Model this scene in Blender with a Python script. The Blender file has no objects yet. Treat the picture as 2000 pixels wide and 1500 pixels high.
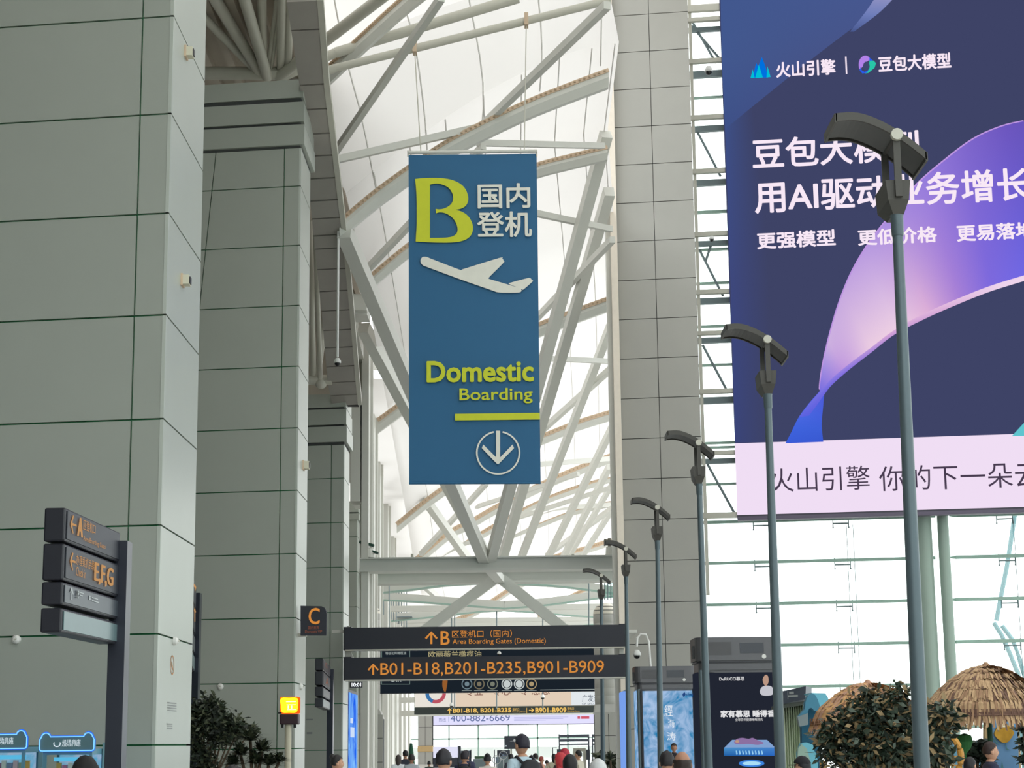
import bpy, bmesh, math, random
from mathutils import Vector as V, Matrix
random.seed(7)
R=math.radians
SC=bpy.context.scene; COL=SC.collection
# ------------------------------------------------------------------ camera
F=3600.0; PITCH=R(11.06); ROLL=0.0115; CZ=1.65
r0=V((1,0,0)); f0=V((0,math.cos(PITCH),math.sin(PITCH))); u0=V((0,-math.sin(PITCH),math.cos(PITCH)))
CR=r0*math.cos(ROLL)-u0*math.sin(ROLL); CU=u0*math.cos(ROLL)+r0*math.sin(ROLL)
cam=bpy.data.cameras.new('camera'); camo=bpy.data.objects.new('camera',cam); COL.objects.link(camo)
cam.sensor_width=36; cam.lens=36*F/2000; cam.clip_end=2000; cam.clip_start=.1
m=Matrix((CR,CU,-f0)).transposed().to_4x4(); m.translation=V((0,0,CZ)); camo.matrix_world=m
SC.camera=camo
# ------------------------------------------------------------------ light, exposure
wd=bpy.data.worlds.new('sky'); SC.world=wd; wd.use_nodes=True
bg=wd.node_tree.nodes['Background']; bg.inputs[0].default_value=(.97,1,1,1); bg.inputs[1].default_value=2.6
SC.view_settings.view_transform='Standard'; SC.view_settings.look='None'
SC.view_settings.exposure=0; SC.view_settings.gamma=1; SC.view_settings.use_curve_mapping=False
SC.cycles.use_denoising=True; SC.cycles.max_bounces=10; SC.cycles.diffuse_bounces=5; SC.cycles.transparent_max_bounces=24
SC.cycles.sample_clamp_indirect=4

def ray(px,py): return (f0+CR*((px-1000)/F)+CU*((750-py)/F))
def W(px,py,Y):
    d=ray(px,py); return V((0,0,CZ))+d*(Y/d.y)
def PX(d): return d/F     # size of one pixel at 1 m depth is 1/F
# ------------------------------------------------------------------ materials
def lin(c): return tuple((x/255/12.92 if x/255<=.04045 else ((x/255+.055)/1.055)**2.4) for x in c)
MC={}
def mat(name,rgb,rough=.5,metal=0,noise=.06,scale=6,bump=0,spec=.5,trans=0):
    if name in MC: return MC[name]
    m=bpy.data.materials.new(name); m.use_nodes=True; nt=m.node_tree; b=nt.nodes['Principled BSDF']
    c=lin(rgb)
    tc=nt.nodes.new('ShaderNodeTexCoord'); nz=nt.nodes.new('ShaderNodeTexNoise'); nz.inputs['Scale'].default_value=scale; nz.inputs['Detail'].default_value=4
    nt.links.new(tc.outputs['Object'],nz.inputs['Vector'])
    mx=nt.nodes.new('ShaderNodeMix'); mx.data_type='RGBA'
    mx.inputs['A'].default_value=tuple(x*(1-noise) for x in c)+(1,); mx.inputs['B'].default_value=tuple(min(1,x*(1+noise)) for x in c)+(1,)
    nt.links.new(nz.outputs['Fac'],mx.inputs['Factor']); nt.links.new(mx.outputs['Result'],b.inputs['Base Color'])
    b.inputs['Roughness'].default_value=rough; b.inputs['Metallic'].default_value=metal; b.inputs['Specular IOR Level'].default_value=spec
    if trans: b.inputs['Transmission Weight'].default_value=trans
    if bump:
        bp=nt.nodes.new('ShaderNodeBump'); bp.inputs['Strength'].default_value=bump; nt.links.new(nz.outputs['Fac'],bp.inputs['Height']); nt.links.new(bp.outputs['Normal'],b.inputs['Normal'])
    MC[name]=m; return m
def emi(name,rgb,s=1.0,attr=False,noise=0,noise_rgb=None,nscale=3,dist=0):
    if name in MC: return MC[name]
    m=bpy.data.materials.new(name); m.use_nodes=True; nt=m.node_tree; nt.nodes.remove(nt.nodes['Principled BSDF'])
    e=nt.nodes.new('ShaderNodeEmission'); e.inputs['Color'].default_value=lin(rgb)+(1,); e.inputs['Strength'].default_value=s
    if attr:
        a=nt.nodes.new('ShaderNodeVertexColor'); a.layer_name='Col'; nt.links.new(a.outputs['Color'],e.inputs['Color'])
    if noise:
        tc=nt.nodes.new('ShaderNodeTexCoord'); nz=nt.nodes.new('ShaderNodeTexNoise'); nz.inputs['Scale'].default_value=nscale; nz.inputs['Detail'].default_value=8; nz.inputs['Distortion'].default_value=dist
        nt.links.new(tc.outputs['Object'],nz.inputs['Vector'])
        cr=nt.nodes.new('ShaderNodeValToRGB'); nt.links.new(nz.outputs['Fac'],cr.inputs['Fac'])
        cr.color_ramp.elements[0].position=.5-noise; cr.color_ramp.elements[1].position=.5+noise
        cr.color_ramp.elements[0].color=lin(rgb)+(1,); cr.color_ramp.elements[1].color=lin(noise_rgb)+(1,)
        nt.links.new(cr.outputs['Color'],e.inputs['Color'])
    nt.links.new(e.outputs[0],nt.nodes['Material Output'].inputs['Surface']); MC[name]=m; return m
def glass(name,tint=(1,1,1),gl=.06):
    m=bpy.data.materials.new(name); m.use_nodes=True; nt=m.node_tree; nt.nodes.remove(nt.nodes['Principled BSDF'])
    t=nt.nodes.new('ShaderNodeBsdfTransparent'); t.inputs[0].default_value=tint+(1,)
    g=nt.nodes.new('ShaderNodeBsdfGlossy'); g.inputs['Roughness'].default_value=.05
    x=nt.nodes.new('ShaderNodeMixShader'); x.inputs[0].default_value=gl
    nt.links.new(t.outputs[0],x.inputs[1]); nt.links.new(g.outputs[0],x.inputs[2]); nt.links.new(x.outputs[0],nt.nodes['Material Output'].inputs['Surface'])
    return m
def membrane_mat():
    m=bpy.data.materials.new('roof membrane'); m.use_nodes=True; nt=m.node_tree; nt.nodes.remove(nt.nodes['Principled BSDF'])
    t=nt.nodes.new('ShaderNodeBsdfTranslucent'); d=nt.nodes.new('ShaderNodeBsdfDiffuse'); x=nt.nodes.new('ShaderNodeAddShader')
    nz=nt.nodes.new('ShaderNodeTexNoise'); nz.inputs['Scale'].default_value=.25; tc=nt.nodes.new('ShaderNodeTexCoord'); nt.links.new(tc.outputs['Object'],nz.inputs['Vector'])
    mx=nt.nodes.new('ShaderNodeMix'); mx.data_type='RGBA'; mx.inputs['A'].default_value=(.395,.380,.366,1); mx.inputs['B'].default_value=(.425,.410,.396,1)
    nt.links.new(nz.outputs['Fac'],mx.inputs['Factor']); nt.links.new(mx.outputs['Result'],t.inputs[0])
    d.inputs[0].default_value=(.33,.325,.315,1)
    nt.links.new(t.outputs[0],x.inputs[0]); nt.links.new(d.outputs[0],x.inputs[1]); nt.links.new(x.outputs[0],nt.nodes['Material Output'].inputs['Surface'])
    return m
PANEL=mat('painted aluminium panel',(178,184,176),.38,.25,.03,1.2)
PANEL2=mat('grey stone panel',(164,163,157),.55,.0,.03,1.2)
JOINT=mat('green joint backing',(30,112,68),.8)  # green backing seen through the panel joints
JOINT2=mat('grey joint gap',(70,72,72),.8)
STEEL=mat('white painted steel',(210,210,203),.5,0,.03,2)
TUBE=mat('grey painted tube',(196,194,182),.45,0,.06,3)
CLAMP=mat('beige membrane clamp strip',(206,182,156),.6,0,.12,8)
MEMB=membrane_mat()
SEAM=mat('membrane seam',(226,224,220),.7)
SOFF=mat('dark grey soffit panel',(158,153,146),.55,0,.08,2)
SOFFD=mat('dark soffit gap',(44,42,42),.7)
DKCEIL=mat('dark corrugated ceiling',(186,176,162),.6,0,.08,2)
SIGN=mat('charcoal sign face',(33,36,48),.5,0,.04,3)
TOTF=mat('slate totem face',(36,40,50),.45,0,.04,3)
STALLB=mat('slate stall box',(84,92,108),.5)
SIGND=mat('black sign body',(28,29,40),.4)
ORANGE=emi('backlit orange lettering',(208,136,62))
ORANGE2=emi('dim orange lettering',(192,146,98))
YELL=mat('yellow green print',(206,214,40),.6)
WHITEP=mat('white print',(232,232,222),.6)
BANNER=mat('blue banner fabric',(30,98,142),.6,0,.03,2)
LAMP=mat('dark olive lamp metal',(72,70,66),.5,.2)
LAMPU=mat('grey lamp diffuser',(92,93,94),.6,0,.1,5)
POLE=mat('grey blue pole paint',(88,103,110),.4,.25)
GLASS=glass('clear glazing',(.97,1,.99),.05)
TEALG=glass('greenish glass fin',(.80,.93,.91),.10)
MULL=mat('green grey mullion',(150,180,168),.5)
MULLD=mat('blue grey truss steel',(120,135,140),.5)
CAMW=mat('white camera shell',(225,225,222),.4)
BLK=mat('black plastic',(18,18,20),.35)
# ------------------------------------------------------------------ mesh helpers
class MB:
    def __init__(s): s.v=[]; s.f=[]; s.m=[]
    def add(s,vs,fs,mi=0):
        n=len(s.v); s.v+=[V(v) for v in vs]; s.f+=[tuple(i+n for i in f) for f in fs]; s.m+=[mi]*len(fs); return s
    def hexa(s,b,t,mi=0):   # bottom loop, top loop (same count)
        n=len(b); fs=[tuple(range(n))[::-1],tuple(range(n,2*n))]+[(i,(i+1)%n,n+(i+1)%n,n+i) for i in range(n)]
        return s.add(list(b)+list(t),fs,mi)
    def prism(s,pts,ext,mi=0):
        pts=[V(p) for p in pts]; return s.hexa(pts,[p+V(ext) for p in pts],mi)
    def box(s,lo,hi,mi=0):
        x0,y0,z0=lo; x1,y1,z1=hi
        return s.hexa([(x0,y0,z0),(x1,y0,z0),(x1,y1,z0),(x0,y1,z0)],[(x0,y0,z1),(x1,y0,z1),(x1,y1,z1),(x0,y1,z1)],mi)
    def bar(s,p,q,w,h,up=(0,0,1),mi=0):
        p=V(p);q=V(q); d=(q-p).normalized(); side=d.cross(V(up))
        if side.length<1e-4: side=d.cross(V((0,1,0)))
        side.normalize(); u=side.cross(d).normalized(); a=side*w/2; b=u*h/2
        return s.hexa([p-a-b,p+a-b,p+a+b,p-a+b],[q-a-b,q+a-b,q+a+b,q-a+b],mi)
    def tube(s,p,q,r,n=12,r2=None,mi=0):
        return s.path([p,q],[r,r if r2 is None else r2],n,mi)
    def path(s,pts,rs,n=12,mi=0):
        pts=[V(p) for p in pts]; rings=[]
        if not isinstance(rs,(list,tuple)): rs=[rs]*len(pts)
        prev=None
        for i,p in enumerate(pts):
            d=(pts[min(i+1,len(pts)-1)]-pts[max(i-1,0)]).normalized()
            a=d.cross(V((0,0,1)) if abs(d.z)<.95 else V((0,1,0))).normalized()
            if prev is not None and a.dot(prev)<0: a=-a
            prev=a; b=d.cross(a).normalized()
            rings.append([p+(a*math.cos(t)+b*math.sin(t))*rs[i] for t in [2*math.pi*k/n for k in range(n)]])
        vs=[v for r_ in rings for v in r_]; fs=[]
        for i in range(len(pts)-1):
            for k in range(n): fs.append((i*n+k,i*n+(k+1)%n,(i+1)*n+(k+1)%n,(i+1)*n+k))
        fs.append(tuple(range(n))[::-1]); fs.append(tuple((len(pts)-1)*n+k for k in range(n)))
        return s.add(vs,fs,mi)
    def sweepbox(s,pts,w,h,up=(0,0,1),off=0,mi=0,wv=None):   # box section swept along a path
        pts=[V(p) for p in pts]; vs=[];fs=[]
        for i,p in enumerate(pts):
            d=(pts[min(i+1,len(pts)-1)]-pts[max(i-1,0)]).normalized(); side=d.cross(V(up)).normalized(); u=side.cross(d).normalized()
            a=side*w/2; b=u*h/2; p=p+u*off; vs+=[p-a-b,p+a-b,p+a+b,p-a+b]
        n=len(pts)
        for i in range(n-1):
            for k in range(4): fs.append((i*4+k,i*4+(k+1)%4,(i+1)*4+(k+1)%4,(i+1)*4+k))
        fs+=[(3,2,1,0),tuple(4*(n-1)+k for k in range(4))]; return s.add(vs,fs,mi)
    def lathe(s,prof,c=(0,0,0),n=24,mi=0,sx=1,sy=1):
        c=V(c); vs=[];fs=[]
        for r,z in prof:
            for k in range(n):
                t=2*math.pi*k/n; vs.append(c+V((r*sx*math.cos(t),r*sy*math.sin(t),z)))
        for i in range(len(prof)-1):
            for k in range(n): fs.append((i*n+k,i*n+(k+1)%n,(i+1)*n+(k+1)%n,(i+1)*n+k))
        fs.append(tuple(range(n))[::-1]); fs.append(tuple((len(prof)-1)*n+k for k in range(n)))
        return s.add(vs,fs,mi)
    def ball(s,c,rx,ry=None,rz=None,n=16,k=10,mi=0):
        ry=ry or rx; rz=rz or rx
        return s.lathe([(max(1e-4,math.sin(math.pi*i/k)),-math.cos(math.pi*i/k)*rz/rx*rx) for i in range(k+1)],c,n,mi,rx,ry)
    def build(s,name,mats,parent=None,smooth=False):
        if not isinstance(mats,(list,tuple)): mats=[mats]
        me=bpy.data.meshes.new(name); org=V((0,0,0))
        if parent is None and s.v:
            xs=[v.x for v in s.v];ys=[v.y for v in s.v];zs=[v.z for v in s.v]
            org=V(((min(xs)+max(xs))/2,(min(ys)+max(ys))/2,min(zs)))
        me.from_pydata([v-org for v in s.v],[],s.f)
        for m in mats: me.materials.append(m)
        if len(mats)>1: me.polygons.foreach_set('material_index',s.m)
        if smooth:
            me.polygons.foreach_set('use_smooth',[True]*len(me.polygons))
            try: me.set_sharp_from_angle(angle=R(38))
            except Exception: pass
        me.update(); o=bpy.data.objects.new(name,me); COL.objects.link(o); o.location=org
        if parent is not None: attach(o,parent)
        return o
WM={}
def attach(o,par):
    wl=wloc(par); o.parent=par; o.location=o.location-wl; WM[o.name]=V(o.location)+wl
def wloc(o):
    p=V((0,0,0))
    while o: p+=o.location; o=o.parent
    return p
def tag(o,label,cat=None,group=None,kind=None):
    o['label']=label
    if cat: o['category']=cat
    if group: o['group']=group
    if kind: o['kind']=kind
    return o
def thing(name,loc,label,cat,group=None,kind=None):
    o=bpy.data.objects.new(name,None); COL.objects.link(o); o.location=V(loc); o.empty_display_size=.2
    return tag(o,label,cat,group,kind)
def copy_tree(o,parent=None):
    c=o.copy(); COL.objects.link(c)
    if parent is not None: c.parent=parent
    for ch in list(o.children): copy_tree(ch,c)
    return c
# ------------------------------------------------------------------ flat graphics on a plane
class Plane:
    def __init__(s,o,u):
        s.o=V(o); s.u=V(u).normalized(); s.v=V((0,0,1)); s.n=s.u.cross(s.v).normalized()   # n points towards the viewer
    def pt(s,px,py):
        d=ray(px,py); o=V((0,0,CZ)); t=(s.o-o).dot(s.n)/d.dot(s.n); return o+d*t
    def uv(s,px,py):
        p=s.pt(px,py)-s.o; return (p.dot(s.u),p.z)
    def w(s,a,b,off=0): return s.o+s.u*a+V((0,0,b))+s.n*off
def front(px,py,Y): return Plane(W(px,py,Y),(1,0,0))
def curve_mesh(loops=None,text=None,bold=0):
    if text is not None:
        cd=bpy.data.curves.new('t','FONT'); cd.body=text; cd.resolution_u=3
    else:
        cd=bpy.data.curves.new('t','CURVE'); cd.dimensions='2D'; cd.fill_mode='BOTH'
        for L in loops:
            sp=cd.splines.new('POLY'); sp.points.add(len(L)-1)
            for i,(x,y) in enumerate(L): sp.points[i].co=(x,y,0,1)
            sp.use_cyclic_u=True
    o=bpy.data.objects.new('t',cd); COL.objects.link(o); dg=bpy.context.evaluated_depsgraph_get()
    me=bpy.data.meshes.new_from_object(o.evaluated_get(dg)); vs=[v.co.copy() for v in me.vertices]; fs=[tuple(p.vertices) for p in me.polygons]
    bpy.data.objects.remove(o); bpy.data.meshes.remove(me); bpy.data.curves.remove(cd)
    return vs,fs
TC={}
def put_text(pl,s,x0,y0,x1,y1,mt,parent,name='lettering',bold=0,off=.02,mb=None):
    """text whose inked box has its left edge from (x0,y0) to (x0,y1) and reaches x1 on the plane pl"""
    if s not in TC: TC[s]=curve_mesh(text=s)
    vs,fs=TC[s]
    if not vs: return None
    ax=min(v.x for v in vs);bx=max(v.x for v in vs);ay=min(v.y for v in vs);by=max(v.y for v in vs)
    u0,v0=pl.uv(x0,y1); u0b,v1=pl.uv(x0,y0); 
    d=ray(x1,y1); p=pl.pt(x1,y1); u1=(p-pl.o).dot(pl.u)
    sx=(u1-u0)/(bx-ax); sy=(v1-v0)/(by-ay)
    own=mb is None
    if own: mb=MB()
    sh=[(0,0)] if not bold else [(0,0),(bold,0),(-bold,0),(0,bold),(0,-bold),(bold*.7,bold*.7),(-bold*.7,bold*.7),(bold*.7,-bold*.7),(-bold*.7,-bold*.7)]
    for i_,(dx,dy) in enumerate(sh):
        mb.add([pl.w(u0+(v.x-ax+dx)*sx,v0+(v.y-ay+dy)*sy,off+i_*.0015) for v in vs],fs)
    if own: return mb.build(name,mt,parent)
def put_poly(pl,loops,mt,parent,name,off=.02,th=0):
    L=[[pl.uv(x,y) for x,y in l] for l in loops]; vs,fs=curve_mesh(loops=L)
    mb=MB(); mb.add([pl.w(v.x,v.y,off) for v in vs],fs)
    return mb.build(name,mt,parent)
def circle(cx,cy,rx,ry=None,n=40,a0=0,a1=360):
    ry=ry or rx; return [(cx+rx*math.cos(R(a0+(a1-a0)*i/n)),cy+ry*math.sin(R(a0+(a1-a0)*i/n))) for i in range(n if a1-a0==360 else n+1)]
def put_rect(pl,x0,y0,x1,y1,mt,parent,name,off=.015,ref=None):
    if ref is not None: y0-=.0115*(x0-ref); y1-=.0115*(x0-ref)
    a,b=pl.uv(x0,y1); _,f=pl.uv(x0,y0); c=pl.uv(x1,y1)[0]
    return MB().add([pl.w(a,b,off),pl.w(c,b,off),pl.w(c,f,off),pl.w(a,f,off)],[(0,1,2,3)]).build(name,mt,parent)
def slab(pl,x0,y0,x1,y1,th,mt,parent,name,off=0,bev=0):
    a,b=pl.uv(x0,y1); c,d=pl.uv(x1,y1); e,f=pl.uv(x0,y0)
    mb=MB(); mb.prism([pl.w(a,b,off),pl.w(c,b,off),pl.w(c,f,off),pl.w(a,f,off)],pl.n*(-th)); o=mb.build(name,mt,parent)
    if bev: bv=o.modifiers.new('b','BEVEL'); bv.width=bev; bv.segments=2
    return o
def arrow_up(cx,y0,y1,w,t):   # outline of an upward arrow, pixel units
    h=w*.5
    return [(cx,y0),(cx+h,y0+h*1.05),(cx+h-t*.75,y0+h*1.05+t*.65),(cx+t/2,y0+t*1.6),(cx+t/2,y1),(cx-t/2,y1),(cx-t/2,y0+t*1.6),(cx-h+t*.75,y0+h*1.05+t*.65),(cx-h,y0+h*1.05)]
# ================================================================== SETTING
# floor: polished stone tiles
def floor_mat():
    m=bpy.data.materials.new('polished stone floor'); m.use_nodes=True; nt=m.node_tree; b=nt.nodes['Principled BSDF']
    tc=nt.nodes.new('ShaderNodeTexCoord'); br=nt.nodes.new('ShaderNodeTexBrick'); br.offset=0; br.inputs['Scale'].default_value=1
    br.inputs['Color1'].default_value=(.56,.55,.52,1); br.inputs['Color2'].default_value=(.53,.52,.49,1); br.inputs['Mortar'].default_value=(.2,.2,.2,1)
    br.inputs['Brick Width'].default_value=1; br.inputs['Row Height'].default_value=1; br.inputs['Mortar Size'].default_value=.006
    nt.links.new(tc.outputs['Object'],br.inputs['Vector']); nt.links.new(br.outputs['Color'],b.inputs['Base Color']); b.inputs['Roughness'].default_value=.2
    return m
tag(MB().box((-32,-14,-.3),(42,230,0)).build('floor',floor_mat()),'pale polished stone floor running down the whole hall',kind='structure')
tag(MB().box((-600,-300,-.8),(600,1500,-.4)).build('ground',mat('apron concrete',(150,150,146),.8)),'pale concrete apron outside the terminal',kind='structure')
tag(MB().box((-32,-14.6,0),(42,-14,2.6)).build('wall_rear',mat('grey plaster',(150,150,148),.7)),'low grey rear wall of the hall below the added glazing',kind='structure')
rw=thing('fill_window_3',(5,-14,2.6),'unseen glazed rear wall added behind the viewer to light the front faces','window',kind='structure')  # unseen glazing added to light surfaces facing the camera
MB().box((-32,-14.5,2.6),(-9.9,-14,31)).build('solid_panel',mat('grey plaster',(150,150,148),.7),rw)  # left bays kept solid to hold light off the nearest pier
for i in range(3,10):
    MB().box((-32+7.4*i+.1,-14.3,2.6),(-24.6+7.4*i-.1,-14.25,31)).build('pane',GLASS,rw); MB().box((-32+7.4*i-.1,-14.5,2.6),(-32+7.4*i+.1,-14,31)).build('mullion',MULL,rw)
tag(MB().box((-32.6,-14,0),(-32,230,34)).build('wall_left',mat('grey plaster',(150,150,148),.7)),'plain grey side wall far to the left',kind='structure')
tag(MB().box((-32,73,12),(-6.1,73.3,20.3)).build('wall_back_blocker',DKCEIL),'added grey upper wall blocking sky light behind the third pier',kind='structure')  # added to stop sky light leaking in past the piers
tag(MB().box((42,-14,0),(42.6,68,2.0)).build('wall_right',mat('grey plaster',(150,150,148),.7)),'low grey side wall far to the right below the added glazing',kind='structure')
rw=thing('fill_window_4',(42,26,2),'unseen glazed side wall added far to the right to light the pier sides','window',kind='structure')  # unseen glazing added to brighten the pier sides
MB().box((42.1,-14,20),(42.5,68,34)).build('solid_panel',mat('grey plaster',(150,150,148),.7),rw)  # solid above to cut the light on the pier sides
for i in range(10):
    MB().box((42.2,-14+8.2*i+.1,2),(42.25,-5.8+8.2*i-.1,20)).build('pane',GLASS,rw); MB().box((42,-14+8.2*i-.1,2),(42.4,-14+8.2*i+.1,31)).build('mullion',MULL,rw)
# dark ceiling over the left aisle with its corrugation
cl=thing('ceiling',(-18,60,19.7),'dark corrugated ceiling over the left aisle behind the tubes','ceiling',kind='structure'); 
MB().box((-32,-14,19.9),(-5.25,73,20.3)).build('ceiling_deck',DKCEIL,cl)
for i in range(13):
    x=-5.6-i*.62
    MB().box((x-.1,30,19.68),(x+.1,75,19.9)).build('ceiling_rib',DKCEIL,cl)
tag(MB().add([v for Y in (73,84,97,110,129,152,185,215) for v in ((-32,Y,16),(-5.0-(Y-67)*.03,Y,16.2-(Y-73)*.025))],[(2*j,2*j+1,2*j+3,2*j+2) for j in range(7)]).build('roof_aisle_unseen',MEMB),'unseen translucent roof over the far left aisle, kept low so sky lights the vault',kind='structure')  # unseen, set at eave height so sky reaches the vault flank
# unseen roof over the near end and camera, made translucent for fill light
tag(MB().add([(-6,-14,30.5),(42,-14,30.5),(42,22,33),(-6,22,30.5)],[(0,1,2,3)]).build('roof_hall_fill',MEMB),'unseen fabric roof above the near end, translucent to brighten the hall',kind='structure')
# -------- membrane vault
def memb_pt(t,Y):   # t 0..1 from left eave to right edge, follows the ribs
    YS=[(20,20.6,23.5,-6.0,2.45),(44,20.4,23.2,-6.0,2.5),(48.5,20.0,22.6,-5.6,2.75),(50.3,16.75,21.2,-4.65,3.2),(57,16.2,20.9,-4.7,3.2),(77,15.5,20.9,-5.3,4.6),(104,14.35,20.9,-6.1,6.2),(122,13.6,20.6,-6.7,7.2),(143,13.2,20.2,-7.3,8.4),(171,12.9,20,-8,9.5),(215,12.6,20,-9,11)]
    for a,b in zip(YS,YS[1:]):
        if Y<=b[0]: break
    k=(Y-a[0])/(b[0]-a[0]); zl,zr,xl,xr=[a[i]+(b[i]-a[i])*k for i in (1,2,3,4)]
    c=1-(1-t)**1.55
    return V((xl+(xr-xl)*t,Y,zl+(zr-zl)*c))
N=26; ys=[20,26,32,38,44,48.5,50.3,53,57,62,67,72,77,84,90,97,104,110,116,122,129,136,143,152,160,171,185,200,215]
vs=[];fs=[]
for Y in ys:
    for i in range(N+1): vs.append(memb_pt(i/N,Y)+V((0,0,.3)))
for j in range(len(ys)-1):
    for i in range(N): a=j*(N+1)+i; fs.append((a,a+1,a+N+2,a+N+1))
mroof=thing('roof',(0,100,21),'white translucent fabric roof vaulting over the concourse','roof',kind='structure')
o=MB().add(vs,fs).build('membrane',MEMB,mroof,smooth=True)
for t in (.1,.23,.36,.5,.64,.78,.9,.985):
    MB().path([memb_pt(t,Y)+V((0,0,.24)) for Y in ys if Y>50],.022,5).build('membrane_seam',SEAM,mroof)
def memb_hit(px,py):    # where the line of sight meets the fabric
    Y=30
    while Y<60:
        p=W(px,py,Y); a=memb_pt(0,Y); b=memb_pt(1,Y); t=min(1,max(0,(p.x-a.x)/(b.x-a.x)))
        if p.z>memb_pt(t,Y).z+.3: return W(px,py,Y-.12)
        Y+=.05
    return W(px,py,50.2)
for L in ([(652,-6),(657,22),(662,48)],[(680,130),(691,170),(702,210),(715,270),(727,332),(735,372)],[(790,15),(800,45),(811,91),(819,140),(826,196),(831,245),(834,292)],[(915,-6),(921,25),(928,60),(937,110),(943,160),(944,212),(941,244)],[(1051,-6),(1056,45),(1058,90),(1058,130),(1054,178)],[(1175,20),(1174,70),(1173,128)]):
    q=[]
    for a,b in zip(L,L[1:]): q+=[(a[0]+(b[0]-a[0])*k/6,a[1]+(b[1]-a[1])*k/6) for k in range(6)]
    MB().path([memb_hit(*c_) for c_ in q+[L[-1]]],.024,5).build('membrane_seam',SEAM,mroof)
# solid sides above the aisle: closing strip between left ceiling and membrane eave
vs=[];fs=[]
yn=[Y for Y in ys if Y<=72]
for Y in yn: p=memb_pt(0,Y)+V((0,0,.3)); vs+=[p,V((min(p.x-.6,-5.4),Y,20.0))]
for j in range(len(yn)-1): fs.append((2*j,2*j+1,2*j+3,2*j+2))
tag(MB().add(vs,fs).build('roof_side',MEMB),'pale sheet closing the gap above the eave',kind='structure')
# hall roof right of the concourse beyond y 22 (high above, out of view) in translucent fabric for brightness
tag(MB().add([(3.0,22,30.5),(42,22,33),(42,71,33.5),(7.5,77,33.5),(3.2,70,33)],[(0,1,2,3,4)]).build('roof_hall_fill',MEMB),'unseen fabric roof high over the right hall, translucent to brighten it',kind='structure')
# ------------------------------------------------------------------ roof ribs
def resample(pts,n):
    L=[0]
    for a,b in zip(pts,pts[1:]): L.append(L[-1]+(b-a).length)
    out=[]
    for i in range(n+1):
        s=L[-1]*i/n; k=0
        while k<len(L)-2 and s>L[k+1]: k+=1
        t=(s-L[k])/(L[k+1]-L[k]); 
        p0=pts[max(k-1,0)];p1=pts[k];p2=pts[k+1];p3=pts[min(k+2,len(pts)-1)]
        out.append(.5*((2*p1)+(-p0+p2)*t+(2*p0-5*p1+4*p2-p3)*t*t+(-p0+3*p1-3*p2+p3)*t**3))
    return out
def rib(pix,Y,hpx,label,bolts=True,clamp=True,Y2=None):
    Y2=Y2 or Y; n=len(pix)
    pts=[W(x,y,Y+(Y2-Y)*i/(n-1)) for i,(x,y) in enumerate(pix)]; pts=resample(pts,24)
    k=Y/F; h=hpx*k; L=[p-V((0,0,h*.5)) for p in pts]
    t=thing('roof_rib',pts[12],label,'rib','fabric roof ribs','structure')
    S_=[(-.4*h,0),(-.4*h,-.52*h),(0,-h),(.45*h,-h),(.45*h,0)]; vs=[];fs=[]
    for p in pts: vs+=[p+V((0,a,b)) for a,b in S_]
    for i in range(len(pts)-1):
        for q_ in range(5): fs.append((i*5+q_,i*5+(q_+1)%5,(i+1)*5+(q_+1)%5,(i+1)*5+q_))
    fs+=[(4,3,2,1,0),tuple(5*(len(pts)-1)+q_ for q_ in range(5))]
    MB().add(vs,fs).build('rib_beam',STEEL,t)
    if clamp:
        ch=8*k
        MB().sweepbox([p+V((0,-h*.42,-ch*.35)) for p in pts],h*.12,ch).build('clamp_strip',CLAMP,t)
        mb=MB(); q=resample(pts,60)
        for i,p in enumerate(q[1:-1]): mb.box(p+V((-.03,-h*.50-.03,-ch*.55)),p+V((.03,-h*.47,-ch*.2)))
        bo=mb.build('clamp_bolts',mat('tan bolt',(176,152,124),.6),t); bo['kind']='stuff'
    return t
rib([(622,152),(700,78),(790,-4),(860,-60)],47,34,'wide bolted roof rib crossing the upper left corner beside the long tubes',Y2=44)
rib([(664,434),(730,378),(800,327),(870,280),(940,243),(1030,200),(1110,168),(1188,139)],50,34,'large curved roof rib passing just above the top of the blue banner')
rib([(714,548),(798,478),(900,405),(1000,345),(1049,322),(1110,306),(1186,288)],57,26,'curved roof rib emerging behind the upper right of the blue banner')
rib([(738,820),(800,775),(900,706),(1000,655),(1054,632),(1120,607),(1198,579)],77,26,'curved roof rib behind the banner at the level of its empty blue middle')
rib([(775,1022),(820,985),(870,948),(960,890),(1058,850),(1130,822),(1202,800)],104,19,'curved roof rib meeting the banner beside its yellow bar')
rib([(780,1112),(824,1081),(879,1036),(921,1015),(975,984),(1072,936),(1148,904),(1202,884)],122,17,'curved roof rib just under the lower right corner of the banner')
rib([(830,1090),(898,1055),(938,1039),(1030,986),(1075,966),(1131,946),(1200,925)],133,15,'slim curved roof rib second below the banner corner')
rib([(860,1110),(930,1068),(1003,1037),(1061,1014),(1118,993),(1202,974)],145,14,'slim curved roof rib third below the banner corner')
rib([(1010,1120),(1078,1087),(1152,1066),(1204,1049)],171,13,'farthest curved roof rib just above the long cross beam at right')
rib([(860,1220),(930,1190),(1010,1140),(1060,1120)],180,12,'distant curved roof rib seen under the cross beam')
rib([(1050,1200),(1110,1165),(1160,1140)],185,12,'distant curved roof rib low at right under the cross beam')
rib([(800,1180),(850,1150),(900,1120)],178,12,'distant curved roof rib low at left under the cross beam')
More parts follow.
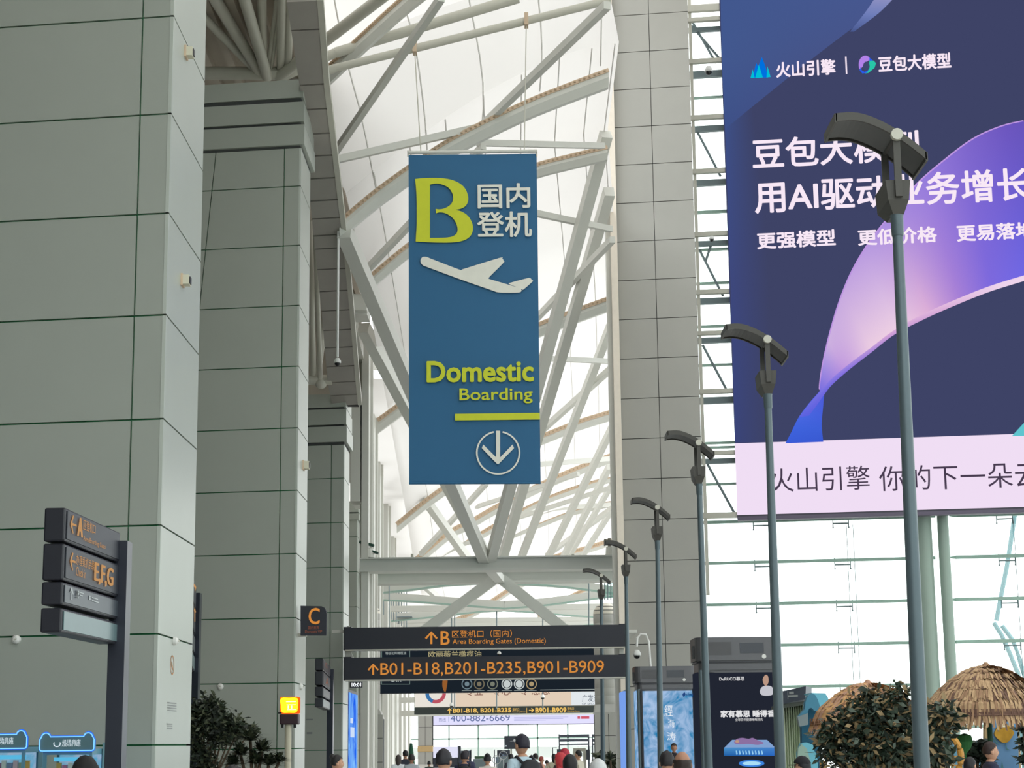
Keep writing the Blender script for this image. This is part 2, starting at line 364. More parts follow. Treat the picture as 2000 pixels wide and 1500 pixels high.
# thin braces of the roof grid
def brace(a,b,Ya,Yb,wpx,label,mt=STEEL,name='roof_brace',h=None):
    p=W(*a,Ya); q=W(*b,Yb); w=wpx*(Ya+Yb)/2/F
    return tag(MB().bar(p,q,w,h or w*1.1).build(name,mt),label,'brace','roof braces','structure')
BR=[((862,-4),(650,304),40,49,13,'flat roof brace falling from the top edge to the left eave'),
((1186,10),(942,246),42,51,14,'flat roof brace falling from the top of the grey pier to the large rib'),
((648,314),(940,248),49,50,13,'nearly level roof brace joining the left eave to the large rib'),
((934,279),(1178,285),51,56,11,'level roof brace just above the banner rail at right'),
((708,536),(944,286),57,51,12,'steep roof brace left of the banner rising to the large rib'),
((960,398),(1194,448),58,61,11,'roof brace right of the banner below the white characters'),
((1196,468),(1040,630),61,73,11,'steep roof brace right of the banner at the aircraft level'),
((718,706),(880,480),77,62,12,'steep roof brace left of the banner at the aircraft level'),
((722,717),(990,700),77,80,11,'level roof brace left of the banner above its yellow word'),
((990,697),(1200,706),82,86,9,'level roof brace right of the banner beside its yellow word'),
((1056,843),(1200,714),97,87,10,'inclined roof brace right of the banner above its yellow bar'),
((757,942),(900,780),101,85,10,'steep roof brace left of the banner below the camera level'),
((759,950),(960,915),103,108,9,'level roof brace meeting the lower left of the banner'),
((1040,908),(1202,895),112,118,9,'level roof brace at the lower right corner of the banner'),
((822,1082),(950,944),120,104,8,'steep roof brace below the left part of the banner'),
((930,990),(1130,926),120,112,7,'inclined roof brace below the banner at right'),
((1000,1015),(1200,950),130,122,7,'inclined roof brace crossing several slim ribs'),
((1050,995),(1200,985),140,145,8,'level roof brace near the right edge post'),
((1068,1085),(1200,990),165,140,8,'long inclined roof brace near the lower right of the fabric'),
]
for a in BR: brace(*a)
# long struts converging on the centre of the cross beam
ST=[((672,452),(946,1092),50,72,23,'heavy pale strut dropping from the left eave behind the banner to the cross beam'),
((710,640),(952,1092),66,80,20,'second pale strut running close beside the heavy left strut'),
((1184,262),(958,1092),57,72,20,'nearest right strut falling steeply past the banner edge to the beam centre'),
((1190,374),(981,1092),62,84,18,'second right strut falling beside the banner edge'),
((1193,636),(1017,1092),85,104,13,'third right strut crossing the bolted ribs'),
((1201,824),(1069,1092),108,124,11,'fourth right strut starting beside the yellow bar level'),
((1190,912),(1098,1092),124,138,10,'fifth right strut near the post'),
((1197,944),(1108,1092),133,148,8,'sixth right strut near the post'),
((1198,992),(1134,1092),145,158,8,'lowest right strut near the post'),
((740,850),(914,1092),98,112,14,'very pale left strut crossing below the banner corner'),
((760,1026),(838,1092),125,138,11,'short pale strut at the lower left of the fabric'),
((800,1120),(870,1180),128,150,9,'short pale strut under the beam at left'),
]
for a in ST:
    o=brace(*a); o.name='roof_strut'; o['category']='strut'; o['group']='long roof struts'
# left eave edge beam
EP=[((660,430),51.5),((676,560),58),((692,650),67),((716,745),80),((739,850),99),((757,950),104),((775,1035),124),((788,1092),140)]
pts=[W(x,y,Y) for (x,y),Y in EP]
tag(MB().sweepbox(resample(pts,30),.35,.5).build('eave_beam',STEEL),'pale edge beam following the left eave of the fabric roof','beam',kind='structure')
# dark-bottomed deep brackets and white fins standing along the left eave
for i,(x0,x1,yt,Y) in enumerate([(704,718,640,72),(717,729,738,80),(726,741,852,92),(740,757,952,106),(755,769,1032,120),(767,782,1088,136)]):
    pl=front(x0,yt,Y); a,b=pl.uv(x0,1400); c,_=pl.uv(x1,1400); top=pl.uv(x0,yt)[1]+pl.o.z
    xa=pl.w(a,0).x; xb=pl.w(c,0).x
    t=thing('steel_fin_post',((xa+xb)/2,Y,0),['tall white fin post next to the grey soffit end','white fin post second beyond the grey piers','white fin post third beyond the grey piers','white fin post fourth beyond the grey piers','white fin post fifth beyond the grey piers','white fin post farthest along the left eave'][i],'post','white fin posts along the left eave','structure')
    MB().box((xa,Y,0),(xb,Y+.9,top)).build('post_web',STEEL,t)
    MB().box((xa-.12,Y+.9,0),(xb+.1,Y+1.1,top)).build('post_flange',STEEL,t)
# white box head above fin post and the transfer beams
tag(MB().prism([W(683,574,60),W(716,574,60),W(716,605,60),W(683,605,60)],(0,1.6,0)).build('beam_head',STEEL),'square white beam end beside the grey soffit','beam',kind='structure')
tag(MB().prism([W(686,606,60.3),W(717,606,60.3),W(717,614,60.3),W(686,614,60.3)],(0,1.2,0)).build('beam_bracket',STEEL),'thin white plate under the square beam end','bracket',kind='structure')
tag(MB().prism([W(684,770,72),W(704,770,72),W(704,979,72),W(684,979,72)],(0,2.5,0)).build('wall_panel',STEEL),'pale blank wall panel behind the third grey pier',kind='structure')
# right edge post of the fabric
t=thing('edge_post',W(1205,1100,70)*1,'tall pale edge post along the left side of the right grey pier','post',kind='structure'); t.location.z=0
p0=W(1194.5,300,66.9); p1=W(1216,1255,66.9); xm=(p0.x+p1.x)/2
MB().box((xm-.12,66.6,0),(xm+.12,66.9,30)).build('post_face',mat('warm white post',(232,222,208),.5),t)
MB().box((xm-.28,67.0,0),(xm-.10,67.6,30)).build('post_flange',STEEL,t)
# ------------------------------------------------------------------ cross beams at the centre
def crossbeam(y0,y1,x0,x1,Y,label,mt=STEEL,lip=True):
    t=thing('cross_beam',W((x0+x1)/2,y1,Y),label,'beam','cross beams over the concourse','structure')
    Y-=.12; a=W(x0,(y0+y1)/2,Y);b=W(x1,(y0+y1)/2,Y); z=(a.z+b.z)/2; h=(y1-y0)*Y/F
    MB().box((a.x,Y,z-h/2),(b.x,Y+.8,z+h/2)).build('beam_web',mt,t)
    if lip:
        MB().box((a.x,Y-.15,z-h/2-.10),(b.x,Y+.95,z-h/2)).build('beam_flange',mt,t)
        MB().box((a.x,Y-.15,z+h/2),(b.x,Y+.95,z+h/2+.06)).build('beam_flange',mt,t)
    return t
BST=mat('grey white beam paint',(200,202,196),.5,0,.03,2)
crossbeam(1090,1109,703,1212,72,'long grey cross beam directly under the converging struts',BST)
crossbeam(1117,1134,703,1212,84,'second cross beam carrying the wide lambda brace',BST)
crossbeam(1181,1191,735,1212,110,'pale cross beam third from the front',STEEL,False)
crossbeam(1206,1214,770,1200,130,'pale cross beam near the far end of the roof',STEEL,False)
def bowed(xs,Y,label,dx=12,cut=14):
    t=thing('bowed_beam',W(xs[0][0],xs[0][1],Y),label,'beam','pale bowed beams','structure')
    pts=resample([W(x,y,Y) for x,y in xs],16)
    MB().sweepbox(pts,.5,cut*Y/F).build('bowed_web',STEEL,t)
    MB().sweepbox([p-V((0,0,cut*.5*Y/F)) for p in pts],.7,.06).build('bowed_flange',MULL,t)
bowed([(710,1132),(800,1120),(900,1113),(968,1112)],90,'blue white bowed beam rising from left just under the second beam')
bowed([(968,1112),(1040,1114),(1130,1122),(1212,1132)],90,'blue white bowed beam falling to the right just under the second beam')
bowed([(715,1154),(800,1146),(870,1137),(938,1133)],97,'pale bowed beam below left of the brace apex')
bowed([(1000,1134),(1080,1138),(1150,1146),(1212,1155)],97,'pale bowed beam below right of the brace apex')
bowed([(722,1164),(800,1168),(880,1174),(985,1182)],104,'pale bowed beam sinking towards the middle from the left')
bowed([(985,1182),(1060,1176),(1130,1167),(1205,1157)],104,'pale bowed beam sinking towards the middle from the right')
bowed([(760,1207),(850,1198),(940,1188),(985,1186)],118,'far pale bowed beam on the left')
bowed([(985,1186),(1050,1190),(1120,1196),(1190,1200)],118,'far pale bowed beam on the right')
bowed([(780,1222),(900,1219),(1000,1222),(1100,1218),(1190,1210)],140,'farthest pale bowed beam just above the black sign')
t=thing('lambda_brace',W(968,1135,84),'grey lambda shaped brace spreading below the second cross beam','brace',kind='structure')
for a,b in (((978,1122),(818,1240)),((968,1122),(1116,1240))):
    MB().bar(W(*a,83.4),W(*b,83.4),20*84/F,.5,up=(0,1,0)).build('brace_leg',BST,t)
MB().bar(W(958,1110,73),W(976,1132,83.4),.42,.3).build('brace_link',BST,t)
# cables hung along the deep roof (left side screen of rods)
t=thing('rod_screen',W(740,1160,95),'screen of thin hanging rods at the left under the cross beams','rods')
for i in range(17):
    x=714+i*5; Y=92+i*2
    MB().tube(W(x,1118+i*2.2,Y),W(x,1180+i*3,Y),.035,5).build('rod',MULLD,t)
for x,y in ((716,1130),(744,1168),(778,1205)):
    Y=92+(x-714)/5*2; MB().box(W(x,y,Y)-V((.1,.1,.03)),W(x+24,y,Y)+V((.1,.6,.03))).build('rod_rail',MULLD,t)
t=thing('rod_cage',W(1190,1130,89.9),'glass and rod cage hanging at the right under the cross beams','rods')
for x in (1181,1187,1193,1198):
    MB().tube(W(x,1092,89.9),W(x,1172,89.9),.03,5).build('rod',MULLD,t)
MB().prism([W(1181,1112,90.0),W(1198,1112,90.0),W(1198,1168,90.0),W(1181,1168,90.0)],(0,.06,0)).build('pane',TEALG,t)
MB().box(W(1179,1113,89.7)-V((0,0,.04)),W(1200,1113,90.2)+V((0,0,.04))).build('rod_rail',MULLD,t)
# floodlights on the beam
def flood(px,py,Y,label,dk):
    t=thing('floodlight',W(px,py,Y),label,'floodlight')
    b=W(px,py,Y); MB().lathe([(.28,0),(.24,.35),(.12,.38)],b,12).build('lamp_base',STEEL,t)
    MB().bar(b+V((-.32,0,.62)),b+V((.25,0,.46)),.3,.10).build('lamp_head',dk,t); MB().tube(b+V((-.1,0,.35)),b+V((-.1,0,.7)),.07,8).build('lamp_arm',dk,t)
    MB().bar(b+V((0,0,.30)),b+V((.42,0,.16)),.3,.08).build('lamp_visor',dk,t)
flood(718,1089,72.3,'dark green floodlight standing at the left end of the cross beam',mat('dark green enamel',(20,66,52),.5))
flood(1196,1086,72.3,'grey floodlight standing at the right end of the cross beam',mat('grey enamel',(130,126,112),.5))
for px,lab in ((805,'small grey box on the cross beam left of its middle'),(1119,'small grey box on the cross beam right of its middle')):
    p=W(px,1087,72.3); tag(MB().box(p-V((.05,.05,.12)),p+V((.05,.05,.1))).build('sensor_box',TUBE),lab,'sensor')
# ------------------------------------------------------------------ grey panelled piers on the left
A8=R(8)
UL=V((-math.cos(A8),math.sin(A8),0)); NF=V((-math.sin(A8),-math.cos(A8),0)); ND=V((0,1,0)); NS=V((1,0,0))
def plate(mb,a,b,z0,z1,n,th,off=0):
    a=V(a)+n*off;b=V(b)+n*off
    pts=[V((a.x,a.y,z0)),V((b.x,b.y,z0)),V((b.x,b.y,z1)),V((a.x,a.y,z1))]
    mb.prism(pts,-n*th)
def pier(px,pj,Y,w,dep,nw,ww,ztop,label,pitch=1.5,gap=.025,taper=0,capital=None,joint=JOINT,pm=PANEL,capz=None):
    c=W(px,pj,Y); zj=c.z; c=V((c.x,Y,0))
    t=thing('panelled_pier',c+UL*w/2,label,'pillar','grey panelled piers on the left','structure')
    zs=[zj+pitch*k for k in range(-4,16)]; zs=[z for z in zs if .05<z<ztop-.1]; zs=[0]+zs+[ztop]
    L=c+UL*w
    # core
    ci=c+V((-.05,.05,0)); Li=L+V((.05,.05,0))
    tl=UL*taper*ztop*-1
    mb=MB(); bot=[ci,ci+ND*(dep-.1),Li+ND*(dep-.1),Li]; top=[ci+V((0,0,ztop)),ci+ND*(dep-.1)+V((0,0,ztop)),Li+ND*(dep-.1)+tl+V((0,0,ztop)),Li+tl+V((0,0,ztop))]
    mb.hexa(bot,top); mb.build('pier_core',joint,t)
    g=gap/2
    for z0,z1 in zip(zs,zs[1:]):
        za,zb=z0+g,z1-g
        e=[(0,nw-g),(nw+g,None)]
        if taper:
            # wide panel whose left edge leans; then the remaining narrow panel
            def lx(z): return nw+ww+taper*(ztop-z)
            def panel(xa0,xa1,xb0,xb1):
                P=lambda s,z:c+UL*s+V((0,0,z))
                MB().prism([P(xa0,za),P(xb0,za),P(xb1,zb),P(xa1,zb)],-NF*.05).build('panel',pm,t)
            panel(.0,.0,nw-g,nw-g); panel(nw+g,nw+g,lx(za)-g,lx(zb)-g); panel(lx(za)+g,lx(zb)+g,lx(za)+g+.45,lx(zb)+g+.45)
        else:
            x=0
            for a,b in ((0,nw-g),(nw+g,nw+ww-g),(nw+ww+g,w)):
                if b-a>.05:
                    mb=MB(); plate(mb,c+UL*a,c+UL*b,za,zb,NF,.05); mb.build('panel',pm,t)
        mb=MB(); plate(mb,c,c+ND*dep,za,zb,NS,.05); mb.build('side_panel',pm,t)
    return t,c
def capital(t,c,w,dep,bands,pm=PANEL,out=.05):
    for k,(z0,z1) in enumerate(bands):
        o=out*(1+ .5*(len(bands)-1-k))
        a=c+NF*o+NS*o; L=c+UL*w+NF*o
        pts=[a,c+ND*(dep+o)+NS*o,L+ND*dep,L]
        MB().prism([p+V((0,0,z0-a.z)) if False else V((p.x,p.y,z0)) for p in pts],(0,0,z1-z0)).build('capital_band',pm,t)
p1,c1=pier(303,1455,25.5,4.2,2.75,.47,3.1,16.5,'nearest and widest grey panelled pier filling the left edge')
def zat(px,py,Y): return W(px,py,Y).z
zt2=zat(586,288,43.3)
p2,c2=pier(575,1462,43.3,4.4,2.1,.42,1.74,zt2,'second grey panelled pier with a three band capital near the top',taper=.085)
capital(p2,c2,2.9,2.1,[(zat(586,284,43.3),zat(586,245,43.3)),(zat(586,239,43.3),zat(586,200,43.3)),(zat(587,191,43.3),zat(587,156,43.3))])
MB().prism([V((p.x,p.y,zat(586,288,43.3))) for p in (c2+V((-.02,.02,0)),c2+ND*2.05,c2+UL*2.8+ND*2,c2+UL*2.8)],(0,0,zat(586,156,43.3)-zat(586,288,43.3)-.05)).build('capital_core',JOINT2,p2)
zt3=zat(667,868,61.6)
p3,c3=pier(669,1465,61.6,3.6,2.0,.45,1.75,zt3,'third grey panelled pier with its capital at mid height of the banner')
capital(p3,c3,3.6,2.0,[(zat(667,863,61.6),zat(667,833,61.6)),(zat(667,829,61.6),zat(667,799,61.6)),(zat(667,795,61.6),zat(667,769,61.6))])
MB().prism([V((p.x,p.y,zt3)) for p in (c3+V((-.02,.02,0)),c3+ND*1.95,c3+UL*3.5+ND*1.9,c3+UL*3.5)],(0,0,zat(667,769,61.6)-zt3-.05)).build('capital_core',JOINT2,p3)
zt4=zat(695,1015,79)
p4,c4=pier(696,1465,79,3.0,1.6,.5,1.7,zt4,'slim far grey panelled pier showing past the third pier')
capital(p4,c4,3.0,1.6,[(zt4,zat(695,1003,79)),(zat(695,1000,79),zat(695,979,79))])
# ------------------------------------------------------------------ right pier
c=W(1219,1259,67); zj=c.z; w2=159*67/F
tR=thing('panelled_pier',(c.x+w2/2,67,0),'tall grey stone pier two panels wide between the banner and the big screen','pillar',kind='structure')
UR=-UL; cr=V((c.x,67,0)); w2=w2/math.cos(A8)
NR=V((-math.sin(A8),-math.cos(A8),0))
MB().prism([cr-NR*.06,cr-NR*.06+UR*w2,cr+UR*w2+ND*2,cr+ND*2],(0,0,31)).build('pier_core',JOINT2,tR)
zs=[zj+1.5*k for k in range(-3,18)]; zs=[0]+[z for z in zs if z>.05 and z<31]+[31]
for z0,z1 in zip(zs,zs[1:]):
    for a,b in ((0,w2*.5-.012),(w2*.5+.012,w2)):
        MB().prism([cr+UR*a+V((0,0,z0+.014)),cr+UR*b+V((0,0,z0+.014)),cr+UR*b+V((0,0,z1-.014)),cr+UR*a+V((0,0,z1-.014))],-NR*.055).build('panel',PANEL2,tR)
# ------------------------------------------------------------------ grey stepped soffit edge
SO=[(0,620,563,38.5),(63,625,574,39.9),(165*.35,625,574,39.9)]
ytab=[0,57,164,212,260,303,347,390,425,458,484,524,567,605,643,677,714,745,770,791]
def sr(y):   # right edge x, left edge x, depth
    T=[(0,620,560,38.5),(164,633,585,43),(336,654,600,47),(490,672,616,51),(605,683,628,55),(745,695,640,60),(795,700,650,62)]
    for a,b in zip(T,T[1:]):
        if y<=b[0]: break
    k=(y-a[0])/(b[0]-a[0]); return [a[i]+(b[i]-a[i])*k for i in (1,2,3)]
so=thing('soffit_edge',W(660,795,62),'grey stepped underside strip descending beside the left piers','soffit',kind='structure')
SL=[]
for y in ytab:
    xr,xl,Y=sr(y); SL.append((W(xl,y+3,Y),W(xr,y,Y)))
for (a0,a1),(b0,b1) in zip(SL,SL[1:]):
    d=(b1-a1).normalized(); n=V((0,.25,.97)); g=d*.035
    MB().prism([a0+g,a1+g,b1-g,b0-g],n*.12).build('soffit_panel',SOFF,so)
MB().add([p+V((0,.02,.1)) for pr in SL for p in pr],[(2*i,2*i+1,2*i+3,2*i+2) for i in range(len(SL)-1)]).build('soffit_backing',SOFFD,so)
MB().sweepbox([p[1]+V((.06,0,.1)) for p in SL],.14,.22).build('soffit_edge_trim',TUBE,so)
MB().prism([W(668,770,62.1),W(700,770,62.1),W(700,792,62.1),W(668,792,62.1)],(0,.3,0)).build('soffit_end_plate',SOFFD,so)
# ------------------------------------------------------------------ tube trusses
def tubes(name,loc,label,L,mt=TUBE,ball=None):
    t=thing(name,loc,label,'truss','grey tube roof trusses','structure')
    for (a,b,Ya,Yb,r) in L:
        MB().tube(W(*a,Ya),W(*b,Yb),r*(Ya+Yb)/2/F,14).build('truss_tube',mt,t,smooth=True)
    return t
t=tubes('tube_truss',W(530,148,46),'fan of grey tubes meeting above the second pier capital',[
((385,143),(548,143),46,46,14),((385,20),(498,136),43,46,9),((412,-14),(508,142),42,46,12),((474,-14),(522,150),41.5,46,12),
((511,-14),(514,136),42,46,9.5),((543,-14),(523,136),42,46,5),((554,-14),(528,136),42,46,5),((551,-10),(548,136),41.5,46,9.5),((567,-10),(562,136),41.5,46,8),
((546,148),(760,-16),46,42,12.5),((552,150),(655,103),46,46,10),((655,103),(1012,-4),46,46,11)])
MB().ball(W(548,146,46),.19).build('truss_joint',TUBE,t,smooth=True)
tC=tubes('tube_beam',W(900,75,45),'long grey tube rising across the fabric roof and holding the banner wires',[((606,150),(655,133),45,45,9),((655,133),(1192,0),45,45,8.5)])
for x,y in ((810,93),(1028,40)):
    p=W(x,y,45); MB().box(p-V((.05,.16,.16)),p+V((.05,.16,.16))).build('pipe_clamp',CLAMP,tC)
t2=tubes('tube_truss',W(627,750,60),'slender grey tubes meeting above the third pier capital',[((606,430),(612,740),58,60,6),((615,430),(626,748),56,60,5),((640,585),(618,745),60,60,7),((626,450),(640,585),56,60,5.5),((640,585),(644,745),60,60,5),((600,742),(648,742),60,60,10)])
MB().ball(W(627,748,60),.2).build('truss_joint',TUBE,t2,smooth=True)
MB().ball(W(640,585,60),.16).build('truss_joint',TUBE,t2,smooth=True)
# ================================================================== LED SCREEN and glass wall
SP=Plane(W(1440,1006,70),UR)
def spt(px,py,off=0): return SP.pt(px,py)+SP.n*off
a0=SP.uv(1440,1008); xR=a0[0]+22; zb=SP.o.z; ztop=31.5-SP.o.z
scr=thing('led_screen',SP.w(11,a0[1]),'huge blue advertising screen with white headline and purple ribbon','screen')
DARK=emi('screen navy',(62,67,102)); PINKW=emi('screen pale pink',(240,222,244)); WHT=emi('screen white',(248,232,246)); INK=emi('screen ink',(72,60,80))
ul=a0[0]; vd=SP.uv(1437,866)[1]
mb=MB(); mb.prism([SP.w(ul,a0[1]-.02,-.02),SP.w(ul+22,a0[1]-.02,-.02),SP.w(ul+22,ztop,-.02),SP.w(ul,ztop,-.02)],-SP.n*.5); mb.build('screen_cabinet',mat('dark cabinet',(60,60,72),.5),scr)
MB().add([SP.w(ul,vd),SP.w(ul+22,vd),SP.w(ul+22,ztop),SP.w(ul,ztop)],[(0,1,2,3)]).build('screen_image',DARK,scr)
MB().add([SP.w(ul,a0[1]+.04,.005),SP.w(ul+22,a0[1]+.04,.005),SP.w(ul+22,vd,.005),SP.w(ul,vd,.005)],[(0,1,2,3)]).build('screen_caption_band',PINKW,scr)
MB().prism([SP.w(ul,a0[1]-.16,.0),SP.w(ul+22,a0[1]-.16,0),SP.w(ul+22,a0[1]-.02,0),SP.w(ul,a0[1]-.02,0)],-SP.n*.4).build('screen_bottom_rail',mat('rail plum',(92,84,104),.5),scr)
GRAD=emi('screen gradient',(255,255,255),attr=True)
def strip(pl,A,B,ca,cb,name,parent,off,n=40,m=8):
    """gradient strip between two pixel polylines; ca/cb lists of colours along each"""
    def samp(P,t):
        L=[0]
        for a,b in zip(P,P[1:]): L.append(L[-1]+math.hypot(b[0]-a[0],b[1]-a[1]))
        s=t*L[-1]; k=0
        while k<len(L)-2 and s>L[k+1]: k+=1
        f=(s-L[k])/max(1e-6,L[k+1]-L[k])
        g=lambda i:P[max(0,min(len(P)-1,i))]
        o=[]
        for c in (0,1):
            p0,p1,p2,p3=g(k-1)[c],g(k)[c],g(k+1)[c],g(k+2)[c]
            o.append(.5*(2*p1+(p2-p0)*f+(2*p0-5*p1+4*p2-p3)*f*f+(3*p1-p0-3*p2+p3)*f**3))
        return o
    def sc(C,t):
        t*=len(C)-1; k=min(int(t),len(C)-2); f=t-k; return [C[k][i]*(1-f)+C[k+1][i]*f for i in range(3)]
    vs=[];cs=[];fs=[]
    for i in range(n+1):
        a=samp(A,i/n);b=samp(B,i/n);c=sc(ca,i/n);d=sc(cb,i/n)
        for j in range(m+1):
            f=j/m; u,v=pl.uv(a[0]*(1-f)+b[0]*f,a[1]*(1-f)+b[1]*f); vs.append(pl.w(u,v,off)); cs.append(lin([c[q]*(1-f)+d[q]*f for q in range(3)])+(1,))
    for i in range(n):
        for j in range(m): q=i*(m+1)+j; fs.append((q,q+1,q+m+2,q+m+1))
    o=MB().add(vs,fs).build(name,GRAD,parent); ca_=o.data.color_attributes.new('Col','FLOAT_COLOR','POINT')
    for i,cc in enumerate(cs): ca_.data[i].color=cc
    return o
# lighter blue wedge at the top left
strip(SP,[(1407,-20),(1410,120),(1416,252)],[(1766,-20),(1590,112),(1416,252)],[(66,88,142),(66,88,142),(62,80,135)],[(72,88,145),(70,84,136),(62,80,135)],'screen_glow_wedge',scr,.01)
strip(SP,[(1416,252),(1425,500),(1436,864)],[(1470,200),(1500,520),(1500,864)],[(62,80,135),(62,72,125),(58,68,120)],[(62,67,102)]*3,'screen_edge_glow',scr,.008)
strip(SP,[(1712,-8),(1690,24),(1660,62)],[(1750,-8),(1716,26),(1668,62)],[(150,150,196),(110,125,185),(70,86,140)],[(150,150,196),(110,125,185),(70,86,140)],'screen_light_streak',scr,.012)
# ribbon
OUT=[(2060,228),(2000,237),(1955,248),(1900,273),(1840,318),(1790,362),(1745,415),(1700,472),(1665,530),(1640,590),(1622,650),(1610,700),(1603,740),(1601,762)]
INN=[(2060,522),(2000,540),(1930,562),(1860,590),(1800,617),(1745,648),(1700,682),(1665,708),(1640,728),(1622,744),(1612,754),(1606,760),(1603,764),(1601,766)]
strip(SP,OUT,INN,[(96,82,178),(108,86,190),(128,104,205),(150,124,220),(165,138,222),(186,156,224),(200,170,224),(206,178,224),(120,108,222)],[(96,92,225),(112,104,228),(125,105,222),(168,128,214),(222,176,216),(238,208,228),(236,205,226),(190,150,222),(120,110,225)],'screen_ribbon',scr,.015,70,14)
RIM=[(2060,531),(2000,549),(1930,571),(1860,599),(1800,626),(1745,655),(1700,690),(1665,717),(1640,738),(1622,755),(1612,768),(1602,782),(1592,796),(1580,812)]
INN2=[(x,y-2) for x,y in INN[:10]]+[(1604,762),(1590,778),(1575,796),(1560,815)]
strip(SP,INN2,RIM,[(240,214,238),(236,210,236),(226,186,222),(214,166,215),(150,130,226),(92,100,225)],[(245,220,238),(238,212,236),(215,170,215),(196,150,214),(130,110,222),(90,96,222)],'screen_ribbon_rim',scr,.02,60,3)
strip(SP,OUT[1:],[(x-2,y-2) for x,y in OUT[1:]],[(190,150,226)]*3,[(190,150,226)]*3,'screen_ribbon_highlight',scr,.022,60,1)
strip(SP,[(1601,764),(1580,788),(1560,815),(1545,845),(1534,866)],[(1611,757),(1608,790),(1605,825),(1606,846),(1608,863)],[(96,100,222),(90,104,226),(74,104,226),(62,98,220),(58,92,215)],[(70,90,220),(74,92,215),(68,96,220),(62,96,216),(56,88,208)],'screen_ribbon_tail',scr,.016,30,8)
put_poly(SP,[[(1976,852),(1998,828),(2060,780),(2060,850)]],emi('screen teal',(96,196,206)),scr,'screen_teal_shape',.018)
# screen writing
T=lambda s,x0,y0,x1,y1,b=0,m_=WHT: put_text(SP,s,x0,y0,x1,y1,m_,scr,'screen_lettering',b,.03)
T('火山引擎',1517,123,1632,152,.03); T('豆包大模型',1717,112,1858,141,.03)
put_rect(SP,1652,111,1655,145,WHT,scr,'screen_divider',.03)
T('豆包大模型',1472,273,1800,330,.02); T('用AI驱动业务增长',1476,356,2016,417,.02)
T('更强模型',1480,456,1632,487,.028); T('更低价格',1677,450,1830,480,.028); T('更易落地',1870,441,2022,472,.028)
T('火山引擎',1506,915,1700,962,0,INK); T('你的下一朵云',1718,911,2032,960,0,INK)
B1=emi('logo blue',(0,112,222)); B2=emi('logo cyan',(0,190,214)); PU=emi('logo violet',(178,130,232)); G1=emi('logo green',(40,198,168)); B3=emi('logo royal',(40,92,235))
put_poly(SP,[[(1472,152),(1488,112),(1495,130),(1500,152)]] ,B1,scr,'logo_peak',.03)
put_poly(SP,[[(1470,152),(1477,123),(1483,136),(1484,152)]] ,B1,scr,'logo_peak',.028)
put_poly(SP,[[(1466,153),(1470,136),(1474,153)]] ,B2,scr,'logo_peak',.034); put_poly(SP,[[(1475,153),(1482,127),(1490,152)]] ,B2,scr,'logo_peak',.036); put_poly(SP,[[(1497,152),(1499,130),(1505,151)]] ,B2,scr,'logo_peak',.034)
put_poly(SP,[circle(1690,127,13,18,24,150,400)[:20]+[(1697,118),(1690,124),(1681,135)]] ,PU,scr,'logo_loop',.030)
put_poly(SP,[[(1698,118),(1706,119),(1711,124),(1708,133),(1696,143),(1690,144),(1697,133)]] ,G1,scr,'logo_loop',.033)
put_poly(SP,[[(1698,113),(1705,119),(1698,119)]],B3,scr,'logo_loop',.034); put_poly(SP,[[(1681,131),(1679,138),(1684,144),(1693,143),(1697,136),(1689,141),(1683,138)]],B3,scr,'logo_loop',.034)
put_poly(SP,[circle(1692,130,6.5,9,20)],emi('screen navy2',(64,72,112)),scr,'logo_eye',.036)
# ---- glazing wall behind the screen
GP=Plane(SP.o-SP.n*1.9,UR)
gw=thing('window_1',GP.w(10,0)*1,'tall glazed curtain wall behind and below the big screen','window',kind='structure'); gw.location.z=0
zb0=-GP.o.z
ue=GP.uv(1352,1000)[0]
prow=[1020,1100,1181,1262,1343,1424]
zrow=[GP.uv(1450,y)[1] for y in prow]
zz=[zb0]+sorted(zrow)
dz=zrow[0]-zrow[1]
k=zrow[0]
while k<31-GP.o.z: k+=dz; zz.append(k)
zz=[z for z in zz if z<31.2-GP.o.z]+[31.2-GP.o.z]
ub=[ue]+[ue+ (GP.uv(x,1200)[0]-ue) for x in (1505,1665,1840,1990)]
st=ub[-1]-ub[-2]
while ub[-1]<34: ub.append(ub[-1]+st)
for z0,z1 in zip(zz,zz[1:]):
    for u_,w_ in zip(ub,ub[1:]):
        MB().prism([GP.w(u_+.01,z0+.01),GP.w(w_-.01,z0+.01),GP.w(w_-.01,z1-.01),GP.w(u_+.01,z1-.01)],-GP.n*.02).build('pane',GLASS,gw)
# purlins (visible below the screen)
for i,(y) in enumerate(prow):
    z=GP.uv(1450,y)[1]; 
    MB().bar(GP.w(ue,z,.25),GP.w(GP.uv(1826,y)[0],z,.25),.16,.11).build('glazing_rail',MULL,gw)
    e=GP.uv(1853,y)[0]; MB().bar(GP.w(e+.25,z,.25),GP.w(34,z,.25),.16,.12).build('glazing_rail',MULL,gw)
    MB().tube(GP.w(e,z,.25),GP.w(e+.28,z,.25),.02,8,.07).build('rail_tip',MULL,gw)
    for x in (1493,1650,1973):
        u_=GP.uv(x,1200)[0]; mb=MB()
        mb.bar(GP.w(u_-.3,z-.16,.1),GP.w(u_+.3,z-.16,.1),.05,.05)
        for s_ in (-.3,.3): mb.tube(GP.w(u_+s_,z+.1,.1),GP.w(u_+s_,z-.3,.1),.02,6); mb.ball(GP.w(u_+s_,z-.32,.1),.035,n=8,k=6)
        mb.build('spider_fitting',MULLD,gw)
for x in (1663,1676,1993):
    u_=GP.uv(x,1250)[0]; MB().tube(GP.w(u_,zb0,.15),GP.w(u_,SP.uv(1450,1020)[1],.15),.012,6).build('glazing_cable',MULLD,gw)
